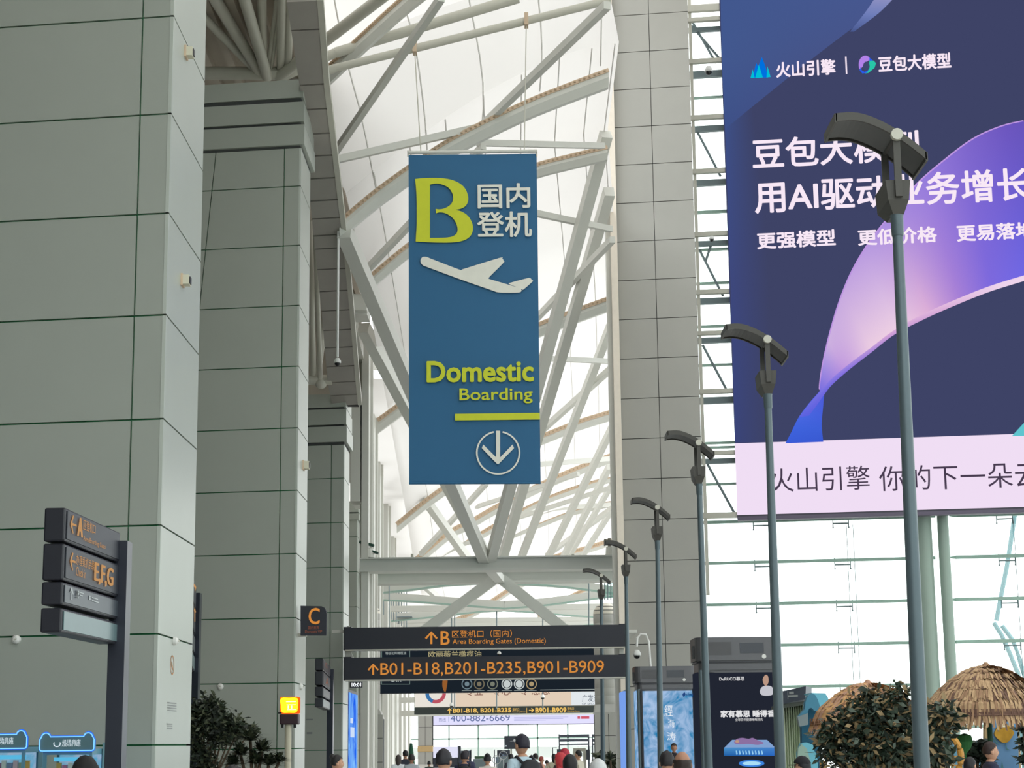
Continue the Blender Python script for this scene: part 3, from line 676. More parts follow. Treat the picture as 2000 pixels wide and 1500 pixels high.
# twin columns
for x0,x1,lab in ((1785,1815,'left one of the two tall green grey columns behind the nearest lamp post'),(1826,1848,'right one of the two tall green grey columns behind the nearest lamp post')):
    q0=GP.uv(x0,1007)[0];q1=GP.uv(x1,1007)[0]; cx=(q0+q1)/2; p=GP.w(cx,0,.75)
    o=MB().lathe([((q1-q0)/2,0),((q1-q0)/2,30)],(p.x,p.y,0),24).build('round_column',mat('green grey column paint',(150,168,158),.5,.1,.03,1),None,True)
    tag(o,lab,'column','twin columns at the glazing',kind='structure')
# truss ladder between the pier and the screen
tl=thing('truss_ladder',GP.w(ue+.8,0,.4),'narrow blue grey truss seen between the right pier and the big screen','truss',kind='structure')
TP=Plane(SP.o-SP.n*.35,UR)
for y,hh,dk in ((18,14,0),(40,8,0),(52,9,1),(121,9,0),(140,14,1),(183,3,2),(231,9,0),(247,12,1),(336,9,0),(353,12,1),(408,5,2),(459,9,0),(472,10,1),(482,4,2),(548,4,2),(572,9,0),(585,12,1),(633,4,2),(652,8,0),(662,11,1),(709,4,2),(766,9,0),(780,13,1),(862,4,2),(871,4,2),(886,8,0),(899,10,1),(943,4,2),(1008,11,0)):
    z=TP.uv(1400,y)[1]; h=hh*70/F; off=(.18,-.25,-.4)[dk]
    MB().bar(TP.w(TP.uv(1352,y)[0]-.3,z,off),TP.w(TP.uv(1412+y*.033,y)[0],z,off),.2,h).build('truss_rung',(TUBE,MULLD,MULL)[dk],tl)
for a,b in (((1350,45),(1404,108)),((1352,38),(1398,118)),((1361,252),(1407,340)),((1366,485),(1412,575)),((1378,505),(1390,470)),((1372,671),(1422,765)),((1380,902),(1435,1002))):
    MB().tube(TP.pt(*a)-TP.n*.3,TP.pt(*b)-TP.n*.3,2.6*70/F,8).build('truss_diagonal',MULLD,tl)
for y0,y1 in ((0,1005),):
    a=TP.uv(1362,500); MB().bar(TP.w(a[0],-3,.1),TP.w(a[0],ztop,.1),.12,.12,up=(0,1,0)).build('truss_stile',TUBE,tl)
def dome(p,label,s=1.0,pole=None):
    t=thing('dome_camera',p,label,'camera'); p=V(p)
    MB().lathe([(.03*s,.16*s),(.07*s,.15*s),(.12*s,.06*s),(.13*s,0),(.12*s,-.02*s)][::-1],p,16).build('camera_shell',CAMW,t,True)
    MB().ball(p-V((0,0,.03*s)),.10*s,n=14,k=8).build('camera_lens',BLK,t,True)
    if pole: MB().path(pole,.035,8).build('camera_pole',CAMW,t,True)
    return t
p=W(1384,139,69.2); dome(p,'white dome camera under a truss rung near the top of the screen',1.3)
p=W(1390,467,69.2); dome(p,'white dome camera on the truss beside the small headline row',.8)
p=W(659,708,50); top=W(659,436,50); dome(p,'dome camera hanging from a long rod before the grey soffit',.8,[p+V((0,0,.15)),V((p.x,p.y,top.z))])
p=W(1244,1279,55.7); dome(p,'white dome camera on a hooked pole above the sea picture kiosk',.95,[p+V((0,0,.25)),p+V((.02,0,.5)),p+V((.12,0,.62)),p+V((.28,0,.6)),p+V((.36,0,.4)),V((p.x+.40,p.y,W(1256,1304,55.7).z))])
# small things fixed on the piers
def box_speaker(px,py,face,label):
    p=W(px,py,face); t=thing('wall_sensor',p,label,'sensor')
    MB().box(p+V((0,-.02,-.09)),p+V((.03,.16,.09))).build('mount_plate',CLAMP,t); MB().box(p+V((.03,.0,-.07)),p+V((.16,.12,.07))).build('sensor_body',mat('cream plastic',(206,202,182),.5),t)
    MB().box(p+V((.16,.02,-.05)),p+V((.175,.10,.05))).build('sensor_lens',BLK,t)
# side face of pier 1 lies at x=c1.x
def onside(px,c,dep,py):   # point on the side plane x = c.x
    d=ray(px,py); k=c.x/d.x; return V((0,0,CZ))+d*k
def small_box(px,py,c,label,s=1):
    p=onside(px,c,0,py); t=thing('wall_sensor',p,label,'sensor','cream sensor boxes on the piers')
    MB().box(p+V((0,-.10*s,-.09*s)),p+V((.03,.10*s,.09*s))).build('mount_plate',CLAMP,t)
    MB().box(p+V((.03,-.09*s,-.07*s)),p+V((.09*s+.03,.09*s,.07*s))).build('sensor_body',mat('cream plastic',(206,202,182),.5),t)
    MB().box(p+V((.09*s+.03,-.05*s,-.05*s)),p+V((.10*s+.035,.07*s,.05*s))).build('sensor_lens',BLK,t)
small_box(362,103,c1,'cream sensor box high on the nearest pier side'); small_box(355,548,c1,'cream sensor box at mid height on the nearest pier side'); small_box(592,909,c2,'cream sensor box on the second pier side',1.3)
def alarm(p,n,label,r=.06):
    t=thing('smoke_detector',p,label,'detector'); a=V(n).cross(V((0,0,1))).normalized()
    mb=MB(); mb.path([p,p+V(n)*.04,p+V(n)*.07],[r,r,r*.5],16); mb.build('detector_body',CAMW,t,True); MB().path([p+V(n)*.068,p+V(n)*.085],[r*.25,r*.2],10).build('detector_tip',TUBE,t)
F1=Plane(c1+NF*.0,UR); alarm(F1.pt(33,1249),NF,'round white detector on the nearest pier front above the claw machines')
F2=Plane(c2,UR); alarm(F2.pt(431,1341),NF,'round white detector on the second pier front above the bushy tree',.07)
p=onside(339,c1,0,1252); alarm(p,NS,'round white detector high on the nearest pier side'); p=onside(586,c2,0,1341); alarm(p,NS,'round white detector on the second pier side beside the glowing lamp',.08)
# emblem and fine print on side of pier 1
class SidePlane(Plane):
    def __init__(s,c): s.o=V((c.x,c.y,CZ)); s.u=V((0,1,0)); s.v=V((0,0,1)); s.n=V((1,0,0))
S1=SidePlane(c1)
pr=thing('pier_emblem',onside(336,c1,0,1320),'orange ring emblem printed on the nearest pier side','emblem')
BR_=mat('orange brown print',(190,128,70),.6)
put_poly(S1,[circle(336,1299,3.6,19),circle(336,1299,3.0,16.5)],BR_,pr,'emblem_ring',.006)
put_poly(S1,[[(334.2,1290),(336,1296),(337.6,1309),(336.4,1308),(334.6,1300)]],BR_,pr,'emblem_figure',.006)
pn=thing('pier_notice',onside(336,c1,0,1440),'block of small grey notice lines printed on the nearest pier side','notice')
GY=mat('grey print',(140,144,144),.6)
for y in (1371,1376,1381,1386): put_rect(S1,327,y,344,y+2.2,GY,pn,'notice_line',.006)
for y in (1413,1417,1421): put_rect(S1,326,y,336,y+2,GY,pn,'notice_line',.006)
F3=Plane(c3,UR)
pn=thing('pier_notice',F3.pt(600,1420),'short grey notice lines on the third pier front','notice')
for x0,y0,x1,y1 in ((598,1404,611,1407),(599,1430,610,1434)): put_rect(F3,x0,y0,x1,y1,GY,pn,'notice_line',.006)
# ================================================================== SIGNS
# ---- the blue hanging banner
BY=44.6; BP=front(799,944,BY)
ban=thing('hanging_banner',W(927,944,BY),'tall blue fabric banner reading B Domestic Boarding hung from wires','banner')
mb=MB(); q=[(798,303),(1048,300),(1050.5,540),(1056,944),(799,945),(798.5,600)]
a=[W(798,303,BY),W(1048,300,BY),W(1056,944,BY),W(799,945,BY)]
bl=W(799,945,BY);br=W(1056,944,BY);tr=W(1048,300,BY);tlp=W(798,303,BY)
nn=18; vs=[];fs=[]
for s_ in (0,.02):
    for i in range(nn+1):
        for j in range(9):
            f=j/8; g_=i/nn; p=(bl*(1-f)+br*f)*(1-g_)+(tlp*(1-f)+tr*f)*g_; vs.append(p+V((0,s_+.012*math.sin(g_*5+f*3),0)))
M_=(nn+1)*9
for i in range(nn):
    for j in range(8):
        k=i*9+j; fs.append((k,k+1,k+10,k+9)); fs.append((M_+k,M_+k+9,M_+k+10,M_+k+1))
for i in range(nn): fs+=[(i*9,(i+1)*9,M_+(i+1)*9,M_+i*9),(i*9+8,M_+i*9+8,M_+(i+1)*9+8,(i+1)*9+8)]
for j in range(8): fs+=[(j,M_+j,M_+j+1,j+1),(nn*9+j,nn*9+j+1,M_+nn*9+j+1,M_+nn*9+j)]
MB().add(vs,fs).build('banner_cloth',BANNER,ban,True)
MB().tube(W(797,298,BY),W(1049,295,BY),.045,10).build('banner_rail',STEEL,ban,True)
MB().tube(W(799,944,BY),W(1056,943,BY),.03,10).build('banner_bottom_rod',BANNER,ban,True)
for a,b in (((810,100),(822,297)),((1028,44),(1024,296))):
    MB().tube(W(*a,45),W(*b,BY),.014,6).build('hanging_wire',TUBE,ban)
for x in (797,1048): MB().tube(W(x,294,BY),W(x,306,BY),.02,6).build('rail_clip',TUBE,ban)
O=.06
def Bglyph():
    # outline of the flared B in pixel units, outer then two counters
    out=[(811,351),(830,349),(858,349),(880,352),(897,359),(908,369),(914,383),(914,395),(909,404),(900,409),(890,411),(903,415),(914,423),(921,434),(924,446),(921,459),(912,468),(898,473),(878,475),(855,475),(830,474),(812,473),(813,458),(814,440),(814,420),(814,395),(813,372)]
    c1_=[(840,362),(852,360),(864,362),(876,368),(884,380),(885,391),(880,401),(869,408),(858,410),(851,409),(852,418),(860,416),(873,419),(886,429),(893,443),(893,455),(886,462),(874,465),(855,466),(840,466)]
    return out,c1_
o_,c_=Bglyph()
def smooth_loop(P,n=4,corners=()):
    out=[]
    for i in range(len(P)):
        p0=P[i-1];p1=P[i];p2=P[(i+1)%len(P)];p3=P[(i+2)%len(P)]
        if i in corners or (i+1)%len(P) in corners:
            p0=p1 if i in corners else p0; p3=p2 if (i+1)%len(P) in corners else p3
        for k in range(n):
            f=k/n; out.append(tuple(.5*(2*p1[c]+(p2[c]-p0[c])*f+(2*p0[c]-5*p1[c]+4*p2[c]-p3[c])*f*f+(3*p1[c]-p0[c]-3*p2[c]+p3[c])*f**3) for c in (0,1)))
    return out
put_poly(BP,[smooth_loop(o_,4,(0,10,21)),smooth_loop(c_,4,(0,9,10,18,19))],YELL,ban,'banner_letter',O)
TT=lambda s,x0,y0,x1,y1,m_,b=0: put_text(BP,s,x0,y0,x1,y1,m_,ban,'banner_lettering',b,O)
TT('国内',934,361,1035,408,WHITEP,.02); TT('登机',933,416,1038,464,WHITEP,.02)
TT('Domestic',835,708,1041,747,YELL,.03); TT('Boarding',898,760,1040,790,YELL,.012)
put_rect(BP,889,809,1054.5,822,YELL,ban,'banner_bar',O)
plane_=[(822,508),(826,503),(834,503),(841,506),(898,528),(904,527),(975,505),(981,506),(984,511),(983,515),(957,541),(955,545),(959,547),(1012,563),(1018,567),(1018,570),(1013,572.5),(990,573),(972,572),(960,568),(900,547),(835,523),(826,519),(822,514)]
put_poly(BP,[smooth_loop(plane_,3)],WHITEP,ban,'aircraft_symbol',O)
put_poly(BP,[smooth_loop([(995,556),(998,553),(1028,545),(1035,544),(1039,548),(1040,551),(1023,566),(1020,566.5),(1017,565)],3)],WHITEP,ban,'aircraft_tail_symbol',O)
put_poly(BP,[circle(973,885,43.2,43,48,-78,258)+circle(973,885,40,39.8,48,-78,258)[::-1]],WHITEP,ban,'arrow_ring',O)
put_poly(BP,[[(969,842),(977,842),(977,894),(1001,869),(1004,876),(974,907),(971,907),(941,876),(944,869),(969,894)]],WHITEP,ban,'arrow_symbol',O)
# ---- twin black gantry signs
def gantry(x0,x1,yt,yb,Y,label):
    P=front(x0,yb,Y); t=thing('gantry_sign',W((x0+x1)/2,yb,Y),label,'sign','black gantry signs across the concourse')
    a=W(x0,yb,Y); b=W(x1,yb-4,Y); h=(yb-yt)*Y/F*1.03
    MB().box((a.x,Y,a.z),(b.x,Y+.35,a.z+h)).build('sign_case',SIGN,t)
    MB().box((a.x-.06,Y+.03,a.z-.02),(a.x+.2,Y+.38,a.z+h+.03)).build('end_cap',SIGND,t); MB().box((b.x-.2,Y+.03,a.z-.02),(b.x+.06,Y+.38,a.z+h+.03)).build('end_cap',SIGND,t)
    MB().box((a.x,Y-.02,a.z-.04),(b.x,Y+.37,a.z)).build('sign_bottom_trim',TUBE,t)
    return P,t
G1_,g1=gantry(674,1222,1228,1269,60,'upper black gantry sign reading Area Boarding Gates Domestic')
put_poly(G1_,[arrow_up(842.5,1233,1258,25,4)],ORANGE,g1,'arrow_symbol')
G=lambda P,t,s,x0,y0,x1,y1,m_=ORANGE,b=0:put_text(P,s,x0,y0,x1,y1,m_,t,'sign_lettering',b,.02)
G(G1_,g1,'B',861,1233,878,1259,ORANGE,.012); G(G1_,g1,'区登机口（国内）',883,1231,1000,1246,ORANGE); G(G1_,g1,'Area Boarding Gates (Domestic)',884,1248,1066,1261,ORANGE)
G2_,g2=gantry(674,1222,1287,1328,60,'lower black gantry sign reading B01 to B909')
put_poly(G2_,[arrow_up(729,1296,1318,22,3.6)],ORANGE,g2,'arrow_symbol')
G(G2_,g2,'B01-B18,B201-B235,B901-B909',743,1295,1180,1322,ORANGE,.003)
sf=thing('sign_gantry',W(950,1225,60.4),'white hanger frame tying the gantry signs to the piers','frame')
for x in (680,1214):
    MB().box(W(x,1325,60.38)+V((-.05,0,0)),W(x,1222,60.38)+V((.05,.1,0))).build('frame_upright',STEEL,sf)
MB().box(V((W(666,1232,60.38).x-.3,60.38,W(666,1236,60.38).z)),V((W(680,1232,60.38).x,60.5,W(666,1230,60.38).z))).build('frame_arm',STEEL,sf)
MB().box(V((W(1212,1232,60.38).x,60.38,W(1218,1236,60.38).z)),V((W(1226,1232,60.38).x+.3,67,W(1218,1230,60.38).z))).build('frame_arm',STEEL,sf)
MB().prism([W(673,1270,60.37),W(684,1270,60.37),W(692,1288,60.37),W(673,1288,60.37)],(0,.1,0)).build('bracket_plate',STEEL,sf)
# ---- clock
ck=thing('digital_clock',W(695,1343,60.05),'small black digital clock showing 10:01 under the gantry sign','clock')
CP=front(683,1343,60.05); slab(CP,683,1332,708,1343,.12,BLK,ck,'clock_case'); put_text(CP,'10:01',687,1334,705,1341,emi('clock white',(240,245,250),1.3),ck,'clock_digits',.03,.01)
MB().tube(W(686,1325,60.12),W(686,1333,60.12),.02,6).build('clock_hanger',TUBE,ck)
# ---- C sign
CS=front(587,1242,43.6); cs=thing('projecting_sign',W(612,1242,43.6),'dark projecting sign with a large orange letter C','sign')
P=[(587,1183),(628,1184),(634,1187),(637,1193),(638,1200),(637.5,1241),(587,1241)]
L_=[CS.uv(x,y) for x,y in P]; vs_,fs_=curve_mesh(loops=[L_]); mb=MB(); mb.hexa([CS.w(x,y,0) for x,y in L_],[CS.w(x,y,-.12) for x,y in L_]); mb.build('sign_case',SIGN,cs)
put_text(CS,'C',603,1188,624,1219,ORANGE,cs,'sign_lettering',.012,.01); put_text(CS,'国内贵宾',602,1223,623,1229,mat('dull orange print',(170,90,60),.6),cs,'sign_lettering',0,.01); put_text(CS,'Domestic VIP',596,1231,629,1236,MC['dull orange print'],cs,'sign_lettering',0,.01)
MB().box(W(578,1241,43.7)-V((0,0,.02)),W(600,1242,43.9)+V((0,0,.05))).build('sign_bracket',TUBE,cs)
# ---- totems standing beside the piers
def totem(xn,xf,Yn,Yf,rows,pxl,label,text=True,dim=False):
    """rows: (ytop at near edge, ybottom at near edge) in pixels; board runs along y from Yn to Yf"""
    a=W(xn,rows[0][0],Yn); b=W(xf,rows[0][0],Yf); u=V((b.x-a.x,Yf-Yn,0))
    P=Plane(V((a.x,Yn,W(xn,rows[0][1],Yn).z)),u)
    t=thing('sign_totem',(b.x,Yf,0),label,'sign','dark wayfinding totems by the piers')
    L=u.length
    for i,(y0,y1) in enumerate(rows):
        z0=W(xn,y1,Yn).z-P.o.z; z1=W(xn,y0,Yn).z-P.o.z
        th=.22
        ob=MB().prism([P.w(0,z0,0),P.w(L,z0,0),P.w(L,z1,0),P.w(0,z1,0)],-P.n*th).build('sign_board',SIGND,t)
        bv=ob.modifiers.new('b','BEVEL'); bv.width=.02; bv.segments=2
        MB().prism([P.w(.05,z0+.03,.012),P.w(L-.05,z0+.03,.012),P.w(L-.05,z1-.03,.012),P.w(.05,z1-.03,.012)],-P.n*.01).build('sign_face',TOTF if i<2 else mat('grey translucent face',(62,69,78),.35) if i==2 else mat('pale aqua face',(98,122,126),.3),t)
    zt=W(xn,rows[0][0],Yn).z-.1
    MB().box((b.x-.09,Yf-.05,0),(b.x+.10,Yf+.22,zt)).build('totem_post',mat('dark totem post',(44,48,60),.3,.3),t)
    return P,t
P,t1=totem(128,236,18.9,21.2,[(991,1057),(1061,1133),(1136,1181),(1187,1235)],20,'large dark wayfinding totem reading A and E F G beside the nearest pier')
TP_=lambda s,x0,y0,x1,y1,b=0,m_=ORANGE2: put_text(P,s,x0,y0,x1,y1,m_,t1,'sign_lettering',b,.02)
put_poly(P,[[(134,1024),(139,1006),(141,1008),(137.5,1021),(146,1025),(146,1029),(137.5,1026),(140,1041),(139,1043)]],ORANGE2,t1,'arrow_symbol',.02)
TP_('A',147,1009,156.5,1046,.008); TP_('区登机口',159,1014,183,1034); TP_('Area Boarding Gates',159,1045,203,1058)
put_poly(P,[[(133,1096),(138,1079),(140,1081),(136.5,1093),(144,1096),(144,1100),(136.5,1098),(139,1113),(138,1115)]],ORANGE2,t1,'arrow_symbol',.02)
TP_('办理乘机手续',145,1082,181,1103); TP_('Check-in',145,1106,164,1124); TP_('E,F,G',180,1097,216,1139,.006)
WG=mat('pale grey print',(180,186,188),.5)
put_poly(P,[[(136,1171),(136,1154),(133.5,1158),(133,1157),(136.6,1146),(140,1160),(139.4,1162),(137,1156),(137,1172)]],WG,t1,'arrow_symbol',.02)
put_text(P,'?',146,1153,149,1168,WG,t1,'sign_lettering',.02,.02); 
for x0,y0,x1,y1 in ((152,1156,160,1158),(152,1161,158,1163),(171,1163,173,1172),(176,1166,188,1168),(176,1172,190,1174)): put_rect(P,x0,y0,x1,y1,WG,t1,'print_line',.02)
P2,t2=totem(375.5,383,36.8,40.2,[(1121,1169),(1172,1222),(1226,1262),(1266,1299)],40,'dark wayfinding totem seen nearly edge on past the nearest pier')
put_poly(P2,[[(376.5,1140),(380,1143),(381.5,1147),(379,1156),(379,1148),(376.5,1146)]],ORANGE2,t2,'arrow_symbol',.02); put_poly(P2,[[(377,1192),(378.5,1186),(381,1196),(379.5,1196),(379.5,1214),(378,1214),(378,1196)]],ORANGE2,t2,'arrow_symbol',.02)
P3,t3=totem(631,645,52.5,57.5,[(1286,1309),(1311,1338),(1341,1360),(1363,1381)],55,'dark wayfinding totem on a post in front of the third pier')
put_text(P3,'C',634,1293,638,1302,MC['dull orange print'],t3,'sign_lettering',0,.02); put_text(P3,'A',635,1322,641,1336,MC['dull orange print'],t3,'sign_lettering',0,.02)
# ---- glowing lamp sign
lp=W(565,1393,39); t=thing('lamp_sign',(lp.x,39,0),'glowing yellow square lamp sign on a pole before the second pier','lamp')
LP=front(547,1395,39)
slab(LP,546,1361,583,1394,.34,emi('red orange glow case',(236,96,20),1.1),t,'lamp_housing',0,.03)
put_poly(LP,[smooth_loop([(549,1364),(565,1363),(581,1364),(582,1378),(579,1391),(565,1392),(551,1391),(548.5,1378)],3)],emi('yellow glow',(255,238,30),2.2),t,'lamp_face',.012)
for x0,y0,x1,y1 in ((559,1370,578,1371.4),(560,1376,578,1377),(562,1378,564,1384),(569,1378,571,1384),(561,1385.5,579,1386.6)): put_rect(LP,x0,y0,x1,y1,emi('pale glow',(250,255,190),2),t,'lamp_mark',.02)
slab(LP,546,1395,582,1415,.34,mat('dark maroon box',(48,22,34),.5),t,'control_box',0,.02)
for x in (548,572): slab(LP,x,1415,x+5,1421,.1,BLK,t,'box_foot',-.1)
MB().tube((W(563,1420,39.15).x,39.15,0),W(563,1413,39.15),.07,12).build('lamp_pole',mat('cream pole',(196,190,170),.4),t,True)
slab(LP,543,1391,550,1394,.05,BLK,t,'side_knob',.02)
# ---- blue light box
lb=thing('light_box',(W(689,1450,66).x,66,0),'tall blue glowing light box standing past the third pier','light box')
LBP=Plane(V((W(680,1345,63.5).x,63.5,0)),V((W(698,1345,67.5).x-W(680,1345,63.5).x,4,0)))
zt=W(681,1346,63.5).z
L=4.0
MB().prism([LBP.w(0,0,0),LBP.w(L,0,0),LBP.w(L,zt,0),LBP.w(0,zt,0)],-LBP.n*.25).build('light_box_case',SIGND,lb)
MB().prism([LBP.w(.1,.2,.02),LBP.w(L-.1,.2,.02),LBP.w(L-.1,zt-.1,.02),LBP.w(.1,zt-.1,.02)],-LBP.n*.01).build('light_box_face',emi('blue poster glow',(28,92,225),1.1,noise=.16,noise_rgb=(130,190,245),nscale=.8,dist=1.5),lb)
for x0,y0,x1,y1 in ((682,1402,687,1412),(682,1420,690,1440)): put_rect(LBP,x0,y0,x1,y1,emi('poster white',(206,222,248)),lb,'poster_mark',.04)
# ================================================================== LAMP POSTS
def lamp_post(hx,hy,px_b,Y,label,sc=1.0):
    base=W(px_b,1450,Y); x=base.x; hp=W(hx,hy,Y); k=Y/F/(18/F)      # real size constant
    t=thing('lamp_post',(x,Y,0),label,'lamp post','curved head lamp posts along the walkway')
    z=hp.z   # pivot height
    lean=(hp.x-x)
    bx=lambda zz: x+lean*max(0,zz)/z
    MB().path([(bx(0),Y,0),(bx(z-.85),Y,z-.85)],[.085,.052],18).build('pole',POLE,t,True)
    MB().lathe([(.22,0),(.22,.05),(.12,.12),(.1,.5),(.09,.52)],(x,Y,0),18).build('pole_foot',POLE,t,True)
    X=bx(z)
    MB().lathe([(.056,z-1.0),(.062,z-.98),(.066,z-.8),(.07,z-.78)],(bx(z-.9),Y,0),16).build('pole_collar',POLE,t,True)
    # gear box: tapered wedge
    b0=z-.78;b1=z-.64;b2=z-.44
    mb=MB(); mb.hexa([(X-.055,Y-.06,b0),(X+.055,Y-.06,b0),(X+.055,Y+.26,b0),(X-.055,Y+.26,b0)],[(X-.105,Y-.10,b1),(X+.105,Y-.10,b1),(X+.105,Y+.46,b1),(X-.105,Y+.46,b1)])
    mb.hexa([(X-.105,Y-.10,b1),(X+.105,Y-.10,b1),(X+.105,Y+.46,b1),(X-.105,Y+.46,b1)],[(X-.125,Y-.11,b2),(X+.125,Y-.11,b2),(X+.125,Y+.44,b2),(X-.125,Y+.44,b2)])
    mb.build('gear_box',LAMP,t)
    for yy in (-.13,.46):
        MB().bar((X+.0,Y+yy,b1+.02),(X,Y+yy,z+.01),.07,.035,up=(0,1,0)).build('bracket_arm',LAMP,t)
    MB().path([(X,Y-.20,z+.02),(X,Y-.14,z+.02)],[.06,.06],16).build('pivot_cap',TUBE,t,True)
    MB().path([(X,Y-.14,z+.02),(X,Y+.5,z+.02)],[.02,.02],8).build('pivot_rod',LAMP,t,True)
    # curved head, arc in the xz plane, width along y
    n=16; P=[]
    for i in range(n+1):
        s=i/n; xx=-.60+s*.90; zz=.16-.55*max(0,(s-.12))**1.75 - .10*(max(0,.30-s))**1.3; P.append((X+xx,zz+z-.02))
    # rotate arc so pivot lies on it
    zi=min(P,key=lambda q:abs(q[0]-X))[1]; dzz=z+.03-zi; P=[(a,b+dzz) for a,b in P]
    def shell(y0,y1,t0,t1,mt,nm):
        vs=[];fs=[]
        for (a,b) in P: vs+=[(a,Y+y0,b+t0),(a,Y+y1,b+t0),(a,Y+y1,b+t1),(a,Y+y0,b+t1)]
        for i in range(n):
            for q in range(4): fs.append((i*4+q,i*4+(q+1)%4,(i+1)*4+(q+1)%4,(i+1)*4+q))
        fs+=[(3,2,1,0),tuple(4*n+q for q in range(4))]
        return MB().add(vs,fs).build(nm,mt,t)
    shell(-.12,.52,0,.05,LAMP,'head_shell'); shell(-.07,.47,-.012,0,LAMPU,'head_diffuser')
    shell(-.13,-.10,-.03,.055,LAMP,'head_rim'); shell(.50,.53,-.03,.055,LAMP,'head_rim')
    for (a,b) in (P[0],P[-1]): MB().box((a-.012,Y-.13,b-.04),(a+.012,Y+.53,b+.055)).build('head_end',LAMP,t)
    return t
lamp_post(1745,277,1796,18,'nearest and tallest lamp post in front of the blue screen')
lamp_post(1496,670,1521.5,27,'second lamp post whose head overlaps the edge of the screen')
lamp_post(1363,869,1383,36,'third lamp post with its head before the right grey pier')
lamp_post(1283,994,1288.5,45,'fourth lamp post in front of the right grey pier')
lamp_post(1222,1074,1227,54,'fifth lamp post along the left edge of the right grey pier')
lamp_post(1174,1126,1176.5,63,'farthest and smallest lamp post over the gantry sign')
# ================================================================== ventilation towers
def tower(x0,x1,yt,yb,bx0,bx1,Y,label):
    a=W(x0,yb,Y);b=W(x1,yb,Y); r=(b.x-a.x)/2; cx=(a.x+b.x)/2; zt=W(x0,yt,Y).z; zb=a.z
    t=thing('air_tower',(cx,Y,0),label,'air tower','round ribbed air towers')
    prof=[(r,zb)]; z=zb
    while z<zt-r*.9: prof+=[(r,z),(r*.985,z+.02),(r,z+.04)]; z+=.38
    z=zt-r*.9
    MB().lathe(prof+[(r,z)],(cx,Y+r,0),32).build('ribbed_drum',PANEL2,t,True)
    MB().lathe([(r*1.01,z)]+[(r*math.cos(R(q)),z+r*.9*math.sin(R(q))) for q in (15,30,45,60,75,88)],(cx,Y+r,0),32).build('drum_cap',mat('cream metal cap',(206,200,186),.45,.1),t,True)
    for q in (18,40): 
        rr=r*math.cos(R(q)); MB().lathe([(rr*1.0,z+r*.9*math.sin(R(q))-.02),(rr*1.02,z+r*.9*math.sin(R(q))),(rr*1.0,z+r*.9*math.sin(R(q))+.02)],(cx,Y+r,0),32).build('cap_band',JOINT2,t,True)
    c_=W(bx0,yb,Y).x; d_=W(bx1,yb,Y).x; zs=[0,.9,2.0,3.1,zb-.45]
    MB().box((c_+.03,Y-.2,0),(d_-.03,Y+2*r,zb-.46)).build('base_core',JOINT2,t)
    for z0,z1 in zip(zs,zs[1:]):
        for k in (0,1):
            xa=c_+(d_-c_)*k/2; xb=c_+(d_-c_)*(k+1)/2
            if z1>z0: MB().box((xa+.015,Y-.24,z0+.015),(xb-.015,Y-.19,z1-.015)).build('base_panel',PANEL2,t)
    MB().hexa([(c_,Y-.24,zb-.44),(d_,Y-.24,zb-.44),(d_,Y+2*r,zb-.44),(c_,Y+2*r,zb-.44)],[(a.x,Y,zb),(b.x,Y,zb),(b.x,Y+2*r,zb),(a.x,Y+2*r,zb)]).build('base_skirt',PANEL2,t)
tower(701,741,1180,1386,700,749,88,'round ribbed air tower behind the left end of the gantry signs')
tower(1163,1213,1176,1376,1160,1215,88,'round ribbed air tower behind the right end of the gantry signs')
# ================================================================== advertising boards down the concourse
ad=thing('hanging_ad_board',W(954,1356,92),'dark olive oil advertising board with a row of round medals','board')
AP=front(740,1355,92); slab(AP,740,1268,1167,1355,.4,SIGND,ad,'board_case')
put_rect(AP,741,1269,1166,1354,emi('ad black green',(26,34,42)),ad,'board_face',.01)
put_poly(AP,[[(745,1262),(801,1262),(801,1337),(745,1337)],[(746,1263),(800,1263),(800,1336),(746,1336)]],emi('ad frame line',(110,130,125)),ad,'board_frame_line',.02)
GOLD=emi('ad gold',(170,160,120)); SIL=emi('ad silver',(168,178,176))
put_text(AP,'欧丽薇兰橄榄油',837,1272,940,1285,GOLD,ad,'board_lettering',.01,.02)
put_text(AP,'特级初榨橄榄油',753,1273,793,1279,SIL,ad,'board_lettering',0,.02); put_text(AP,'Oliv',762,1318,786,1332,SIL,ad,'board_lettering',.01,.02)
for x,c_,sq in ((912,(110,130,140),0),(936,(120,112,92),0),(962,(120,124,110),0),(990,(196,204,204),1),(1014,(196,204,204),1),(1038,(170,150,112),0)):
    em=emi('medal%d'%x,c_); put_poly(AP,[circle(x,1336,10.5),circle(x,1336,8.6)],em,ad,'medal_ring',.02); put_poly(AP,[circle(x,1336,7 if sq else 4.5)],em,ad,'medal_centre',.02)
    put_rect(AP,x-10,1348,x+10,1349,SIL,ad,'medal_caption',.02)
put_poly(AP,[smooth_loop([(866,1322),(874,1326),(872,1345),(869,1352),(864,1340)],3)],emi('ad amber',(150,92,44)),ad,'amber_bottle_print',.02)
put_rect(AP,1055,1347,1166,1348.3,SIL,ad,'board_rule',.02)
a2=thing('hanging_ad_board',W(990,1384,122),'pale peach advertising board with a multicoloured ring logo','board')
A2=front(810,1382,122); slab(A2,809,1340,1172,1382,.4,TUBE,a2,'board_case')
put_rect(A2,810,1341,890,1381,emi('ad white',(232,226,216)),a2,'board_face',.01,ref=809); put_rect(A2,890,1341,1116,1381,emi('ad peach',(226,206,184)),a2,'board_face',.01,ref=809); put_rect(A2,1116,1341,1171,1381,emi('ad ice white',(226,232,236)),a2,'board_face',.01,ref=809)
put_poly(A2,[circle(851,1354,20,20,30,0,180)+circle(851,1354,13,13,30,0,180)[::-1]],emi('ad ring red',(186,84,98)),a2,'ring_logo',.02)
